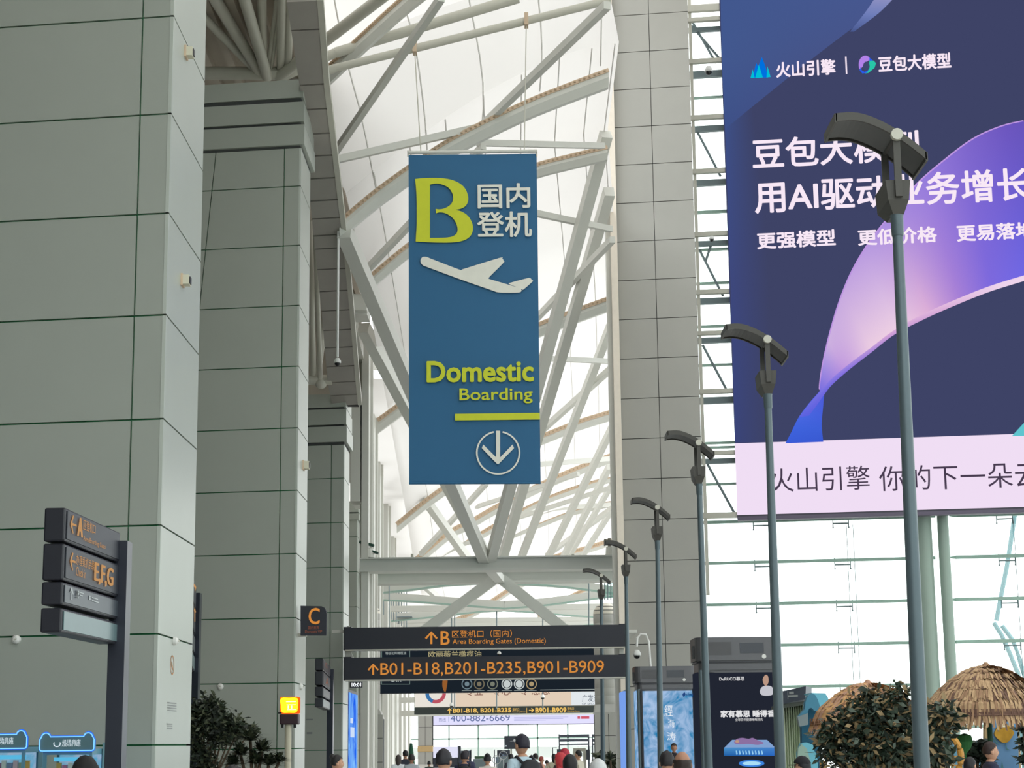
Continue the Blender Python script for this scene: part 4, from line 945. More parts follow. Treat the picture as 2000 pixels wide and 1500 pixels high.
put_poly(A2,[circle(851,1354,20.2,20.2,15,110,180)+circle(851,1354,13,13,15,110,180)[::-1]],emi('ad ring blue',(60,116,170)),a2,'ring_logo',.03)
BRN=emi('ad brown ink',(120,70,58)); put_text(A2,'专业   专心   专 感恩',908,1343,1074,1359,BRN,a2,'board_lettering',0,.02)
put_text(A2,'广发证券',1137,1357,1182,1371,emi('ad slate ink',(86,96,112)),a2,'board_lettering',0,.02)
put_text(A2,'GF SECURITIES',1137,1373,1182,1376.5,MC['ad slate ink'],a2,'board_lettering',0,.02)
s2=thing('direction_strip_sign',W(990,1397,121.5),'long black strip sign with yellow gate numbers below the peach board','sign')
S2=front(810,1396,121.8); slab(S2,809,1382,1170,1396,.4,mat('strip sign black',(44,52,50),.4),s2,'sign_case'); slab(S2,809,1396,1170,1399,.6,STEEL,s2,'sign_ledge')
YE=emi('yellow backlit letters',(240,196,104))
put_poly(S2,[arrow_up(878,1383,1394,9,2)],YE,s2,'arrow_symbol'); put_text(S2,'B01-B18, B201-B235',885,1384,998,1393.5,YE,s2,'sign_lettering',.03,.02)
put_text(S2,'登机口',1001,1383,1014,1388,YE,s2,'sign_lettering',0,.02); put_text(S2,'Boarding Gates',1001,1389.5,1026,1392,YE,s2,'sign_lettering',0,.02)
put_rect(S2,1028.5,1382.5,1029.3,1393,YE,s2,'sign_rule',.02)
put_poly(S2,[[(1033,1386.5),(1040,1386.5),(1037,1383.5),(1039,1383),(1043,1387.2),(1039,1391.5),(1037,1391),(1040,1388),(1033,1388)]],YE,s2,'arrow_symbol'); put_text(S2,'B901-B909',1046,1382.5,1106,1392,YE,s2,'sign_lettering',.03,.02)
put_text(S2,'登机口',1108,1381.5,1121,1386.5,YE,s2,'sign_lettering',0,.02); put_text(S2,'Boarding Gates',1108,1388,1132,1390.5,YE,s2,'sign_lettering',0,.02)
a3=thing('led_banner',W(1000,1418,199.45),'lilac led strip showing a telephone number above the far windows','screen')
A3=front(840,1417,199.45); slab(A3,839,1396,1175,1418,.4,SIGND,a3,'led_case'); put_rect(A3,840,1397,1175,1416.5,emi('led lilac',(222,220,250),1.05),a3,'led_face',.01,ref=839)
SL=emi('led slate',(96,112,160)); put_text(A3,'400-882-6669',880,1396,996,1409.5,SL,a3,'led_lettering',0,.03); put_text(A3,'热线',857,1402,871,1410,SL,a3,'led_lettering',0,.03); put_rect(A3,876,1400,876.7,1410,SL,a3,'led_rule',.03)
for y in (1401,1404,1407): put_rect(A3,1004,y,1110 if y==1401 else 1066 if y==1407 else 1100,y+.8,emi('led pale line',(170,172,220)),a3,'led_print_line',.03)
for x0,x1 in ((1128,1133),(1135,1151)): put_rect(A3,x0,1399,x1,1404,emi('led red',(208,90,110)),a3,'led_red_block',.03)
for x in (882,888,970,1060):
    tag(MB().tube(W(x,1187,118),W(x,1384,118),.04,6).build('hanging_rod',MULLD),{882:'leftmost thin rod hanging before the peach board',888:'thin rod paired close beside the leftmost one before the peach board',970:'thin rod hanging at the middle of the peach board',1060:'thin rod hanging at the right of the peach board'}[x],'rod')
dome(W(882,1378,118),'small dome camera at the end of the leftmost rod',1.1); dome(W(1060,1362,117.97),'dark dome camera before the peach board',1.1)
dome(W(975,1277,91.9),'pale dome camera before the olive oil board',.8)
for tt,xs2,y0,Y in ((ad,(760,1150),1268,92.2),(a2,(840,1150),1340,122.2)):
    for x in xs2: MB().tube(W(x,y0+1,Y),W(x,(1136 if Y<100 else 1216),Y),.03,6).build('hanging_wire',MULLD,tt)
# far end: glass wall, stone pier and pale fins
fw=thing('window_2',(0,200,0),'bright far end window wall with slim mullions','window',kind='structure')
xs_=[W(x,1440,200).x for x in (800,820,877,934,993,1050,1109,1166,1223)]
for a,b in zip(xs_,xs_[1:]):
    MB().box((a+.05,200,0),(b-.05,200.05,14)).build('pane',GLASS,fw); MB().box((b-.08,199.8,0),(b+.08,200.2,14)).build('mullion',MULL,fw)
MB().box((xs_[0],199.8,2.2),(xs_[-1],200.1,2.35)).build('mullion',MULL,fw)
t=thing('stone_pier',(W(830,1450,165).x,165,0),'distant grey stone pier with a tan band at the far left','pillar',kind='structure')
a=W(816,1450,165).x;b=W(845,1450,165).x
for z0,z1 in ((0,1.08),(1.62,3.2),(3.23,5.0),(5.03,7.8)):
    for k in (0,1): MB().box((a+(b-a)*k/2+.01,165,z0),(a+(b-a)*(k+1)/2-.02,167,z1)).build('stone_panel',PANEL2,t)
MB().box((a-.02,164.95,1.1),(b+.02,167,1.6)).build('tan_band',mat('tan band',(186,158,112),.6),t); MB().box((a+.02,165.05,0),(b-.02,166.9,8)).build('pier_core',JOINT2,t)
t=thing('fin_screen',(W(760,1450,130).x,130,0),'row of pale green white vertical fins left of the far windows','screen wall',kind='structure')
for i,(x,w_,Y) in enumerate(((750,7,110),(760,6,116),(769,6,122),(776,8,128),(787,5,134),(796,4,140))):
    xa=W(x,1450,Y).x; ww=w_*Y/F; MB().box((xa,Y,0),(xa+ww,Y+2,W(x,1350,Y).z+1.5)).build('fin',STEEL,t)
for y in (1368,1394): MB().bar(W(782,y,125),W(812,y-1,125),.5,.35).build('fin_link',STEEL,t)
# ================================================================== KIOSKS on the right
def kiosk(x0,x1,yt,Y,label,faceg):
    a=W(x0,1450,Y).x;b=W(x1,1450,Y).x; z=W((x0+x1)/2,yt,Y).z; t=thing('advertising_kiosk',((a+b)/2,Y+.6,0),label,'kiosk','large advertising kiosks by the right pier')
    w=b-a; D=w*.75; body=mat('kiosk graphite',(92,92,96),.35,.3); zc=z-.72
    def rr(x_0,x_1,y_0,y_1,z0,z1,r,mt,nm):
        pts=[]
        for cx,cy,q0 in ((x_0+r,y_0+r,180),(x_1-r,y_0+r,270),(x_1-r,y_1-r,0),(x_0+r,y_1-r,90)):
            for k in range(5): q=R(q0+k*22.5); pts.append((cx+r*math.cos(q),cy+r*math.sin(q),z0))
        return MB().prism(pts,(0,0,z1-z0)).build(nm,mt,t)
    rr(a,b,Y,Y+D,z-.47,z,.16,body,'kiosk_head'); rr(a+.06,b-.06,Y+.05,Y+D-.05,z-.66,z-.45,.14,body,'kiosk_neck')
    rr(a+.02,b-.02,Y+.02,Y+D-.02,z-.52,z-.49,.15,SIGND,'kiosk_groove')
    MB().box((a+.06,Y+.08,0),(b-.06,Y+D-.08,z-.66)).build('kiosk_body',body,t)
    P=Plane((a,Y,0),(1,0,0))
    cx=(a+b)/2
    MB().box((cx+.02*w,Y-.01,z-.33),(cx+.30*w,Y+.05,z-.12)).build('kiosk_display',mat('dark display',(22,28,44),.15),t)
    MB().box((a+.20,Y-.006,z-.36),(a+.42*w,Y+.05,z-.10)).build('kiosk_vent',mat('graphite vent',(82,82,86),.5),t)
    MB().path([(cx+.30*w,Y-.02,z-.40),(cx+.30*w,Y+.02,z-.40)],.045,14).build('round_badge',CAMW,t)
    MB().box((a-.05,Y+.25,z-.42),(a+.01,Y+.42,z-.16)).build('side_speaker',BLK,t)
    MB().prism([P.w(.17,.5,.035),P.w(w-.10,.5,.035),P.w(w-.10,z-.93,.035),P.w(.17,z-.68,.035)],(0,.02,0)).build('poster_frame',SIGND,t)
    MB().prism([P.w(.21,.55,.045),P.w(w-.14,.55,.045),P.w(w-.14,z-.72,.045),P.w(.21,z-.72,.045)],(0,.005,0)).build('poster',faceg,t)
    MB().box((a+.03,Y+.15,.5),(a+.058,Y+D-.15,z-.70)).build('side_poster',faceg,t)
    MB().tube((a+.10,Y+.03,.3),(a+.10,Y+.03,z-.66),.05,10).build('corner_tube',POLE,t); MB().tube((b-.07,Y+.03,.3),(b-.07,Y+.03,z-.66),.05,10).build('corner_tube',POLE,t)
    return t,P
SEA=emi('sea poster',(40,128,178),1,noise=.17,noise_rgb=(168,194,228),nscale=1.6,dist=2.2)
k1,KP1=kiosk(1243,1364,1301,55,'advertising kiosk with a blue sea picture left of the black one',SEA)
PB=Plane((0,55-.08,0),(1,0,0)); put_text(PB,'dwp',1341,1353,1356,1361,emi('navy ink',(38,72,128)),k1,'poster_lettering',.02,0); put_poly(PB,[smooth_loop([(1333,1356),(1337,1352),(1339,1357),(1335,1361)],3)],MC['navy ink'],k1,'poster_mark',0)
CW=emi('brush white',(232,238,244)); put_text(PB,'經',1298,1377,1314,1399,CW,k1,'poster_lettering',0,0); put_text(PB,'海',1305,1404,1318,1421,CW,k1,'poster_lettering',0,0); put_text(PB,'涛',1303,1430,1320,1446,CW,k1,'poster_lettering',0,0)
k2,KP2=kiosk(1364,1532,1244,38,'black advertising kiosk with a floating bed poster',emi('bed poster black',(34,38,50)))
PB=Plane((0,38-.08,0),(1,0,0)); WP=emi('poster soft white',(226,226,228))
put_text(PB,'DeRUCCI慕思',1405,1322,1454,1330,WP,k2,'poster_lettering',.01,0); put_text(PB,'家有慕思 睡得香',1408,1388,1513,1401,WP,k2,'poster_lettering',.04,0); put_text(PB,'全球百年健康睡眠领先',1436,1403,1490,1408.5,WP,k2,'poster_lettering',0,0)
put_poly(PB,[smooth_loop([(1484,1350),(1488,1342),(1497,1339),(1507,1341),(1511,1350),(1508,1357),(1497,1359),(1487,1357)],3)],emi('poster white jacket',(196,196,204)),k2,'poster_figure_jacket',0)
put_poly(PB,[smooth_loop([(1490,1325),(1495,1318),(1500,1321),(1501,1332),(1497,1339),(1493,1338),(1490,1331)],3)],emi('poster face',(186,150,130)),k2,'poster_figure_head',.004)
strip(PB,[(1414,1460),(1414,1476)],[(1516,1460),(1516,1476)],[(80,150,205),(30,90,160)],[(70,130,200),(40,100,190)],'poster_bed_side',k2,0)
put_poly(PB,[[(1430,1445),(1498,1445),(1515,1461),(1414,1461)]],emi('poster bed top',(128,160,206)),k2,'poster_bed_top',0)
put_poly(PB,[smooth_loop([(1434,1448),(1440,1443),(1450,1441),(1462,1443),(1470,1441),(1480,1446),(1492,1451),(1480,1455),(1462,1453),(1448,1454),(1436,1453)],3)],emi('poster sleeper dress',(140,112,160)),k2,'poster_sleeper',.004)
put_poly(PB,[circle(1440,1448,4,3,14)],MC['poster face'],k2,'poster_sleeper_head',.006)
for i in range(9): put_poly(PB,[[(1437+i*6.2,1466),(1439+i*6.2,1466),(1441+i*6.2,1473),(1438+i*6.2,1474)]],emi('poster spring',(150,205,240)),k2,'poster_spring',.004)
put_poly(PB,[circle(1468,1491,25,7)],emi('poster blue glow',(60,130,220),1),k2,'poster_glow_ring',0); put_poly(PB,[circle(1468,1491,18,4)],emi('poster pale glow',(170,222,246)),k2,'poster_glow_core',.004)
# two slim blue light columns beside kiosk 1
t=thing('slim_light_column',(W(1221,1450,58).x,58.5,0),'slim blue lit column at the left of the sea kiosk','light box')
a=W(1216,1350,58);b=W(1225,1350,58); MB().box((a.x,58,0),(b.x-.05,60,a.z)).build('column_glow',emi('column glow blue',(120,160,235),1),t); MB().box((b.x-.05,58,0),(b.x+.05,60.2,a.z+.05)).build('column_case',MULL,t)
# stall with curtain, dark box and blue wave arch
st_=thing('market_stall',(W(1560,1450,36).x,36,0),'pale curtained stall with a slanted dark sign box on top','stall')
Y=36; MB().prism([W(1518,1352,Y-.2),W(1574,1340,Y-1),W(1573,1366,Y-1),W(1520,1376,Y-.2)],(.3,1.2,0)).build('sign_box',STALLB,st_)
DP=Plane(W(1518,1376,Y-.23),W(1574,1340,Y-1.03)*1-W(1518,1352,Y-.23)); DP=Plane(W(1518,1376,Y-.25),V((W(1574,1340,Y-1.05).x-W(1518,1352,Y-.25).x,-.8,0)))
for x0,y0,x1,y1 in ((1544,1351,1553,1356),(1541,1358,1561,1361.5),(1541,1350,1542,1366)): put_rect(DP,x0,y0,x1,y1,WG,st_,'sign_print',.03)
MB().prism([W(1520,1378,Y),W(1574,1368,Y),W(1574,1376,Y),W(1520,1385,Y)],(0,1,0)).build('stall_fascia',mat('grey green fascia',(96,104,96),.6),st_)
CUR=mat('cream green curtain',(196,208,180),.8,0,.1,5)
vs=[];fs=[]
for i in range(41):
    f=i/40; px=1532+f*38; q=W(px,1380-8*f,Y+.3); dy=.06*math.sin(i*1.3); vs+=[(q.x,q.y+dy,q.z),(q.x,q.y+dy*1.4,.05)]
for i in range(40): fs.append((2*i,2*i+1,2*i+3,2*i+2))
o=MB().add(vs,fs).build('curtain',CUR,st_,True); sm=o.modifiers.new('s','SOLIDIFY'); sm.thickness=.01
MB().box((W(1520,1500,Y+1.5).x,Y+1.5,0),(W(1580,1500,Y+1.5).x,Y+1.6,W(1560,1380,Y).z)).build('stall_back',CUR,st_)
# blue wave arch
def scallop(pts,Y,dy,mt,name,parent):
    P=front(1600,1400,Y); L=[P.uv(x,y) for x,y in pts]; vs_,fs_=curve_mesh(loops=[L]); 
    mb=MB(); mb.add([P.w(v.x,v.y,0) for v in vs_],fs_); mb.add([P.w(v.x,v.y,-dy) for v in vs_],[f[::-1] for f in fs_])
    n=len(L); q=[P.w(x,y,0) for x,y in L]+[P.w(x,y,-dy) for x,y in L]; mb.add(q,[(i,(i+1)%n,n+(i+1)%n,n+i) for i in range(n)])
    return mb.build(name,mt,parent)
BA=mat('teal blue painted board',(62,128,156),.6); BA2=mat('sky teal board',(110,186,208),.6); BA3=mat('deep teal fabric',(8,84,112),.7)
ar=thing('wave_arch',(W(1590,1450,33).x,33,0),'blue scalloped wave arch beside the straw parasol','arch')
scallop([(1572,1385),(1573,1372),(1578,1359),(1585,1354),(1592,1357),(1597,1366),(1601,1378),(1605,1387),(1598,1389),(1590,1388),(1586,1383),(1581,1383),(1578,1390),(1578,1416),(1565,1420),(1559,1400)],33,.2,BA,'arch_front',ar)
scallop([(1585,1353),(1612,1354),(1617,1362),(1622,1376),(1618,1386),(1606,1388),(1600,1376),(1596,1364)],33.25,.9,BA2,'arch_roof',ar)
scallop([(1579,1386),(1584,1382),(1592,1386),(1600,1396),(1604,1460),(1604,1520),(1567,1520),(1566,1420),(1578,1416)],33.6,.2,BA3,'arch_inner_cloth',ar)
scallop([(1558,1400),(1578,1393),(1579,1415),(1562,1419)],32.9,.15,MULLD,'arch_grey_block',ar)
scallop([(1560,1470),(1566,1452),(1576,1450),(1588,1455),(1590,1466),(1594,1472),(1597,1486),(1598,1520),(1560,1520)],32.9,.3,BA2,'arch_lower_wave',ar)
scallop([(1557,1520),(1559,1462),(1566,1454),(1576,1462),(1582,1484),(1584,1520)],32.5,.1,MULL,'arch_grey_wave',ar)
# ================================================================== straw parasols
STRAW=[mat('straw light',(190,158,122),.9,0,.2,20),mat('straw mid',(160,126,98),.9,0,.2,20),mat('straw dark',(112,84,72),.9,0,.2,20)]
def parasol(cx,yt,Y,rpx,yrim,label,mats,lay=6):
    top=W(cx,yt,Y); r=rpx*Y/F; zr=W(cx,yrim,Y-r).z; H=top.z-zr; t=thing('straw_parasol',(top.x,Y,0),label,'parasol','straw parasols on the right')
    prof=lambda s: top.z-H*(s**1.9)
    for l in range(lay):
        s0=l/lay; s1=min(1.04,(l+1.35)/lay); mb=MB(); n=430
        for k in range(n):
            a=2*math.pi*(k+random.random())/n; da=(.06+random.random()*.05); j=random.uniform(-.02,.03); 
            pts=[]
            for s,wd_,lift in ((s0,.3,.03),((s0+s1)/2,1,.045),(s1+j,.7,.05 if l<lay-1 else -.05)):
                rr_=max(.02,r*s); w=min(.016,rr_*.03+.006)*wd_; ca,sa=math.cos(a+da*(s-s0)*random.uniform(-1,1)),math.sin(a); ca=math.cos(a+random.uniform(-.03,.03)); sa=math.sin(a+random.uniform(-.03,.03))
                z=prof(min(s,1))+lift*random.uniform(.3,1.3)-(.10*max(0,s-1)/.04 if s>1 else 0)
                pts+=[V((top.x+rr_*ca-w*sa,Y+rr_*sa+w*ca,z)),V((top.x+rr_*ca+w*sa,Y+rr_*sa-w*ca,z+.01))]
            mb.add(pts,[(0,1,3,2),(2,3,5,4)],(2 if random.random()<.12 else random.choice((0,0,1))))
        mb.lathe([(r*s1*.985,prof(min(s1,1))-.035),(r*min(1,s1)*1.0,prof(min(s1,1))-.02),(r*s1*.96,prof(min(s1,1))+.012)],(top.x,Y,0),48,2)
        o=mb.build('thatch_layer',mats,t); o['kind']='stuff'
    # under-shell and fringe
    MB().lathe([(r*s,prof(s)-.02) for s in (.01,.2,.4,.6,.8,.95,1)]+[(r*.99,prof(1)-.06),(r*.8,prof(.8)-.08),(r*.4,prof(.4)-.08),(.02,top.z-.1)],(top.x,Y,0),40).build('thatch_base',mats[2],t,True)
    mb=MB()
    for k in range(260):
        a=2*math.pi*(k+random.random())/260; rr_=r*random.uniform(.97,1.02); l_=random.uniform(.10,.2); p=V((top.x+rr_*math.cos(a),Y+rr_*math.sin(a),zr+.05)); d=V((-math.sin(a),math.cos(a),0))*.012
        mb.add([p-d,p+d,p+V((math.cos(a)*.02,math.sin(a)*.02,-l_))],[(0,1,2)],random.choice((1,2,2)))
    o=mb.build('straw_fringe',mats,t); o['kind']='stuff'
    MB().tube((top.x,Y,0),(top.x,Y,top.z-.05),.035,12).build('parasol_pole',mat('dark green pole',(24,74,48),.6),t)
    for k in range(8):
        a=k*math.pi/4+.2; MB().tube((top.x,Y,prof(.1)-.14),(top.x+r*.92*math.cos(a),Y+r*.92*math.sin(a),prof(.9)-.1),.012,6).build('parasol_rib',mats[1],t)
    MB().lathe([(.10,top.z),(.06,top.z+.06),(.02,top.z+.1)],(top.x,Y,0),12).build('parasol_crown',mats[1],t)
    return t
parasol(1926,1308,25,128,1392,'large brown straw parasol at the right edge of the picture',STRAW)
ST2=[mat('tan palm straw',(206,160,108),.9,0,.2,15),mat('pinkish palm straw',(188,146,122),.9,0,.2,15),mat('brown palm straw',(140,100,72),.9,0,.2,15)]
parasol(1695,1340,29,112,1408,'tan straw parasol half hidden behind the leafy tree',ST2,4)
# ================================================================== plants
def leafy(name,label,px,Y,blobs,n,size,mts,pot=True,group=None,trunk=True,cat='tree'):
    base=W(px,1450,Y); base.z=0; t=thing(name,base,label,cat,group)
    mb=MB(); cs=[]
    for (x,y,r) in blobs: cs.append((W(x,y,Y),r*Y/F))
    tot=sum(r*r for _,r in cs)
    for c_,r in cs:
        for k in range(int(n*r*r/tot)):
            d=V((random.gauss(0,1),random.gauss(0,1),random.gauss(0,1))).normalized()*r*(random.random()**.6)*random.uniform(.8,1.25); p=c_+d
            a=V((random.gauss(0,1),random.gauss(0,1),random.gauss(0,.6)-.35)).normalized(); b=a.cross(V((random.gauss(0,1),random.gauss(0,1),random.gauss(0,1)))).normalized(); s=size*random.uniform(.6,1.3)
            mb.add([p,p+a*s*.5+b*s*.2,p+a*s,p+a*s*.5-b*s*.2+V((0,0,.01))],[(0,1,2,3)],random.randrange(len(mts)))
    o=mb.build('foliage',mts,t); o['kind']='stuff'
    if trunk:
        for i,(c_,r) in enumerate(cs):
            MB().path([base+V((random.uniform(-.05,.05),0,.4)),base*.6+V((c_.x,c_.y,0))*.4+V((0,0,c_.z*.6)),c_],[.035,.025,.012],7).build('branch',mat('bark brown',(88,74,60),.9,0,.3,12),t,True)
    if pot:
        MB().lathe([(.22,0),(.26,.1),(.30,.45),(.32,.5),(.29,.5),(.27,.42)],base,20).build('plant_pot',mat('dark clay pot',(86,70,62),.7),t,True)
    return t
G_=[mat('leaf deep green',(46,58,42),.55,0,.2,5),mat('leaf olive',(78,84,62),.5,0,.2,5),mat('leaf darkest green',(34,42,34),.6,0,.2,5)]  # the darkest is one of the randomly mixed leaf colours
leafy('leafy_tree','bushy potted tree with fine leaves before the second pier',405,38,[(395,1385,26),(420,1400,34),(440,1420,34),(392,1420,30),(400,1480,26),(425,1440,26),(452,1432,22),(385,1460,18),(470,1418,18),(490,1425,12),(378,1400,22),(410,1372,18),(400,1500,24)],3300,.15,G_)
G2=[mat('leaf dark green',(40,58,44),.5,0,.2,5),mat('leaf grey green',(70,84,70),.45,0,.2,5),mat('leaf blackish green',(34,46,38),.55,0,.2,5),mat('leaf dry tan',(150,128,92),.6,0,.2,5)]
leafy('leafy_tree','large dark leafy tree in front of the tan straw parasol',1720,23,[(1730,1390,50),(1680,1400,46),(1640,1425,38),(1740,1440,60),(1670,1460,56),(1780,1400,40),(1610,1440,22),(1760,1350,20),(1700,1365,26),(1790,1470,50),(1625,1470,30),(1720,1480,50)],6000,.115,G2)
leafy('leafy_shrub','drooping leafy branch hanging beside the nearest lamp post',1835,21.2,[(1842,1392,26),(1855,1410,16),(1828,1410,18),(1825,1440,30),(1830,1475,30)],1100,.13,G2,False,cat='shrub')
leafy('leafy_shrub','dark round leaved shrub behind the man by the blue panel',1915,26,[(1916,1455,14),(1905,1462,12),(1918,1480,18),(1898,1478,10)],260,.14,[G2[2],G2[0]],True,cat='shrub')
leafy('leafy_shrub','low dark shrub at the foot of the right pier',1190,80,[(1178,1480,14),(1192,1487,12),(1205,1482,10)],420,.3,[G_[0],G_[1]],True,cat='shrub')
def spiky(name,label,px,py,Y,rpx,n,mts,pot=True,heads=None,cat='plant',wd_=.02):
    b=W(px,1450,Y); b.z=0; t=thing(name,b,label,cat); mb=MB()
    for (hx,hy,rp) in (heads or [(px,py,rpx)]):
        c_=W(hx,hy,Y); r=rp*Y/F
        for k in range(n):
            a=random.uniform(0,2*math.pi); e=random.uniform(.05,1.35); l=r*random.uniform(.7,1.15); h=V((math.cos(a)*math.cos(e),math.sin(a)*math.cos(e),math.sin(e))); sd=V((-math.sin(a),math.cos(a),0))*wd_
            p1=c_+h*l*.55; p2=c_+V((h.x,h.y,0))*l*1.15+V((0,0,h.z*l*.75-.12*l)); mb.add([c_-sd*.5,c_+sd*.5,p1+sd,p1-sd,p2],[(0,1,2,3),(3,2,4)],random.randrange(len(mts)))
        MB().path([b+V((random.uniform(-.08,.08),0,.3)),c_],[.04,.03],8).build('stem',mat('bark brown',(88,74,60),.9),t,True)
    o=mb.build('blades',mts,t); o['kind']='stuff'
    if pot: MB().lathe([(.2,0),(.25,.1),(.28,.4),(.26,.4)],b,18).build('plant_pot',mat('dark clay pot',(86,70,62),.7),t,True)
spiky('spiky_yucca','spiky leaved potted yucca left of the glowing lamp sign',495,1450,36,34,150,[G_[0],G_[1]],heads=[(489,1447,44),(512,1468,40),(470,1475,40),(545,1488,30),(500,1492,44),(455,1495,36),(525,1495,38)])
spiky('small_palm','small palm with arching fronds below the right air tower',1192,1485,64,32,16,[G_[1],G_[0]],wd_=.05)
# ================================================================== moon lattice and blue panels
gl=thing('lattice_moon_gate',(W(1830,1480,23.7).x,23.7,0),'round golden lattice frame behind the nearest lamp post','lattice')
GOLDW=mat('golden wood',(206,150,66),.5,0,.1,6); LPn=front(1830,1480,24.5); cxw=W(1826,1478,23.7); rg=50*23.7/F
mb=MB(); ring=[cxw+V((math.cos(q)*rg,0,math.sin(q)*rg)) for q in [2*math.pi*k/48 for k in range(49)]]
MB().path(ring,.042,8).build('ring_frame',GOLDW,gl,True)
for i in range(-3,4):
    h=math.sqrt(max(0,rg*rg-(i*.11)**2)); 
    MB().bar(cxw+V((i*.11,0,-h)),cxw+V((i*.11,0,h*(1 if i%2 else .45))),.018,.018,up=(0,1,0)).build('lattice_bar',GOLDW,gl); MB().bar(cxw+V((-h*(1 if i%2==0 else .5),0,i*.11)),cxw+V((h,0,i*.11)),.018,.018).build('lattice_bar',GOLDW,gl)
MB().box((cxw.x-.05,23.65,0),(cxw.x+.05,23.75,cxw.z-rg)).build('frame_stand',GOLDW,gl)
bp=thing('display_panel',(W(1957,1480,27).x,27,0),'blue display panel with rounded gold frame and a golden medallion','panel')
DPn=front(1957,1480,27); TAN=mat('tan bamboo frame',(186,160,116),.6); BLP=mat('sky blue board',(104,150,196),.6,0,.05,1)
def ext_poly(P,pts,th,mt,nm,parent,off=0):
    L=[P.uv(x,y) for x,y in pts]; mb=MB(); mb.hexa([P.w(x,y,off) for x,y in L],[P.w(x,y,off-th) for x,y in L]); return mb.build(nm,mt,parent)
ext_poly(DPn,[(1928,1408),(1934,1400),(1981,1400),(1988,1406),(1991,1416),(2000,1640),(1922,1640),(1924,1420)],.12,TAN,'panel_frame',bp)
ext_poly(DPn,[(1932,1410),(1937,1403),(1979,1403),(1985,1408),(1987,1416),(1995,1640),(1927,1640),(1929,1420)],.02,BLP,'panel_board',bp,.01)
MED=mat('golden medallion',(196,148,52),.35,.5,.3,14)
ext_poly(DPn,smooth_loop([(1949,1417),(1959,1412.5),(1968,1417),(1977,1428),(1978,1434),(1968,1448),(1959,1451),(1951,1447),(1941,1436),(1942,1428)],3),.06,MED,'medallion',bp,.06)
put_poly(DPn,[smooth_loop([(1952,1416),(1959,1413.5),(1965,1417),(1963,1420),(1954,1420)],3)],mat('painted cream highlight',(240,228,196),.3),bp,'painted_shine',.07)  # cream patch paints a highlight onto the medallion
GRN=mat('faint green print',(80,132,140),.7)
for pts in ([(1931,1405),(1939,1404),(1943,1416),(1938,1411),(1932,1410)],[(1933,1436),(1945,1447),(1953,1456),(1943,1450)],[(1962,1452),(1964,1452),(1966,1462),(1974,1466),(1964,1464)],[(1943,1462),(1945,1470),(1940,1490),(1938,1490),(1942,1472)],[(1954,1500),(1956,1486),(1959,1500)]): put_poly(DPn,[pts],GRN,bp,'leaf_print',.03)
tag(MB().box((W(1860,1447,60).x,60,0),(W(1925,1447,60).x,60.2,W(1890,1447,60).z)).build('blue_barrier',mat('blue grey board',(92,142,166),.7)),'low blue grey barrier wall under the rim of the straw parasol','barrier')
leafy('leafy_shrub','dark green plant rising past the right side of the blue panel',1999,26.5,[(1998,1420,10),(2003,1450,14),(2004,1480,14)],260,.12,[G2[0],G2[2]],True,cat='shrub')
tag(MB().lathe([(.01,0),(.012,.9),(.08,.98),(.11,1.06),(.09,1.14),(.01,1.17)],(W(1886,1480,25).x,25,W(1886,1480,25).z-.85),14).build('lollipop_topiary',mat('moss green ball',(40,104,52),.8)),'small round green topiary left of the man by the blue panel','plant')
for x,y0 in ((1608,1486),(1676,1488)):
    p=W(x,y0,27); tag(MB().box((p.x-.04,27,0),(p.x+.03,27.1,p.z)).build('wooden_post',GOLDW),'short golden wooden post below the leafy tree '+('at its left' if x<1650 else 'near its middle'),'post')
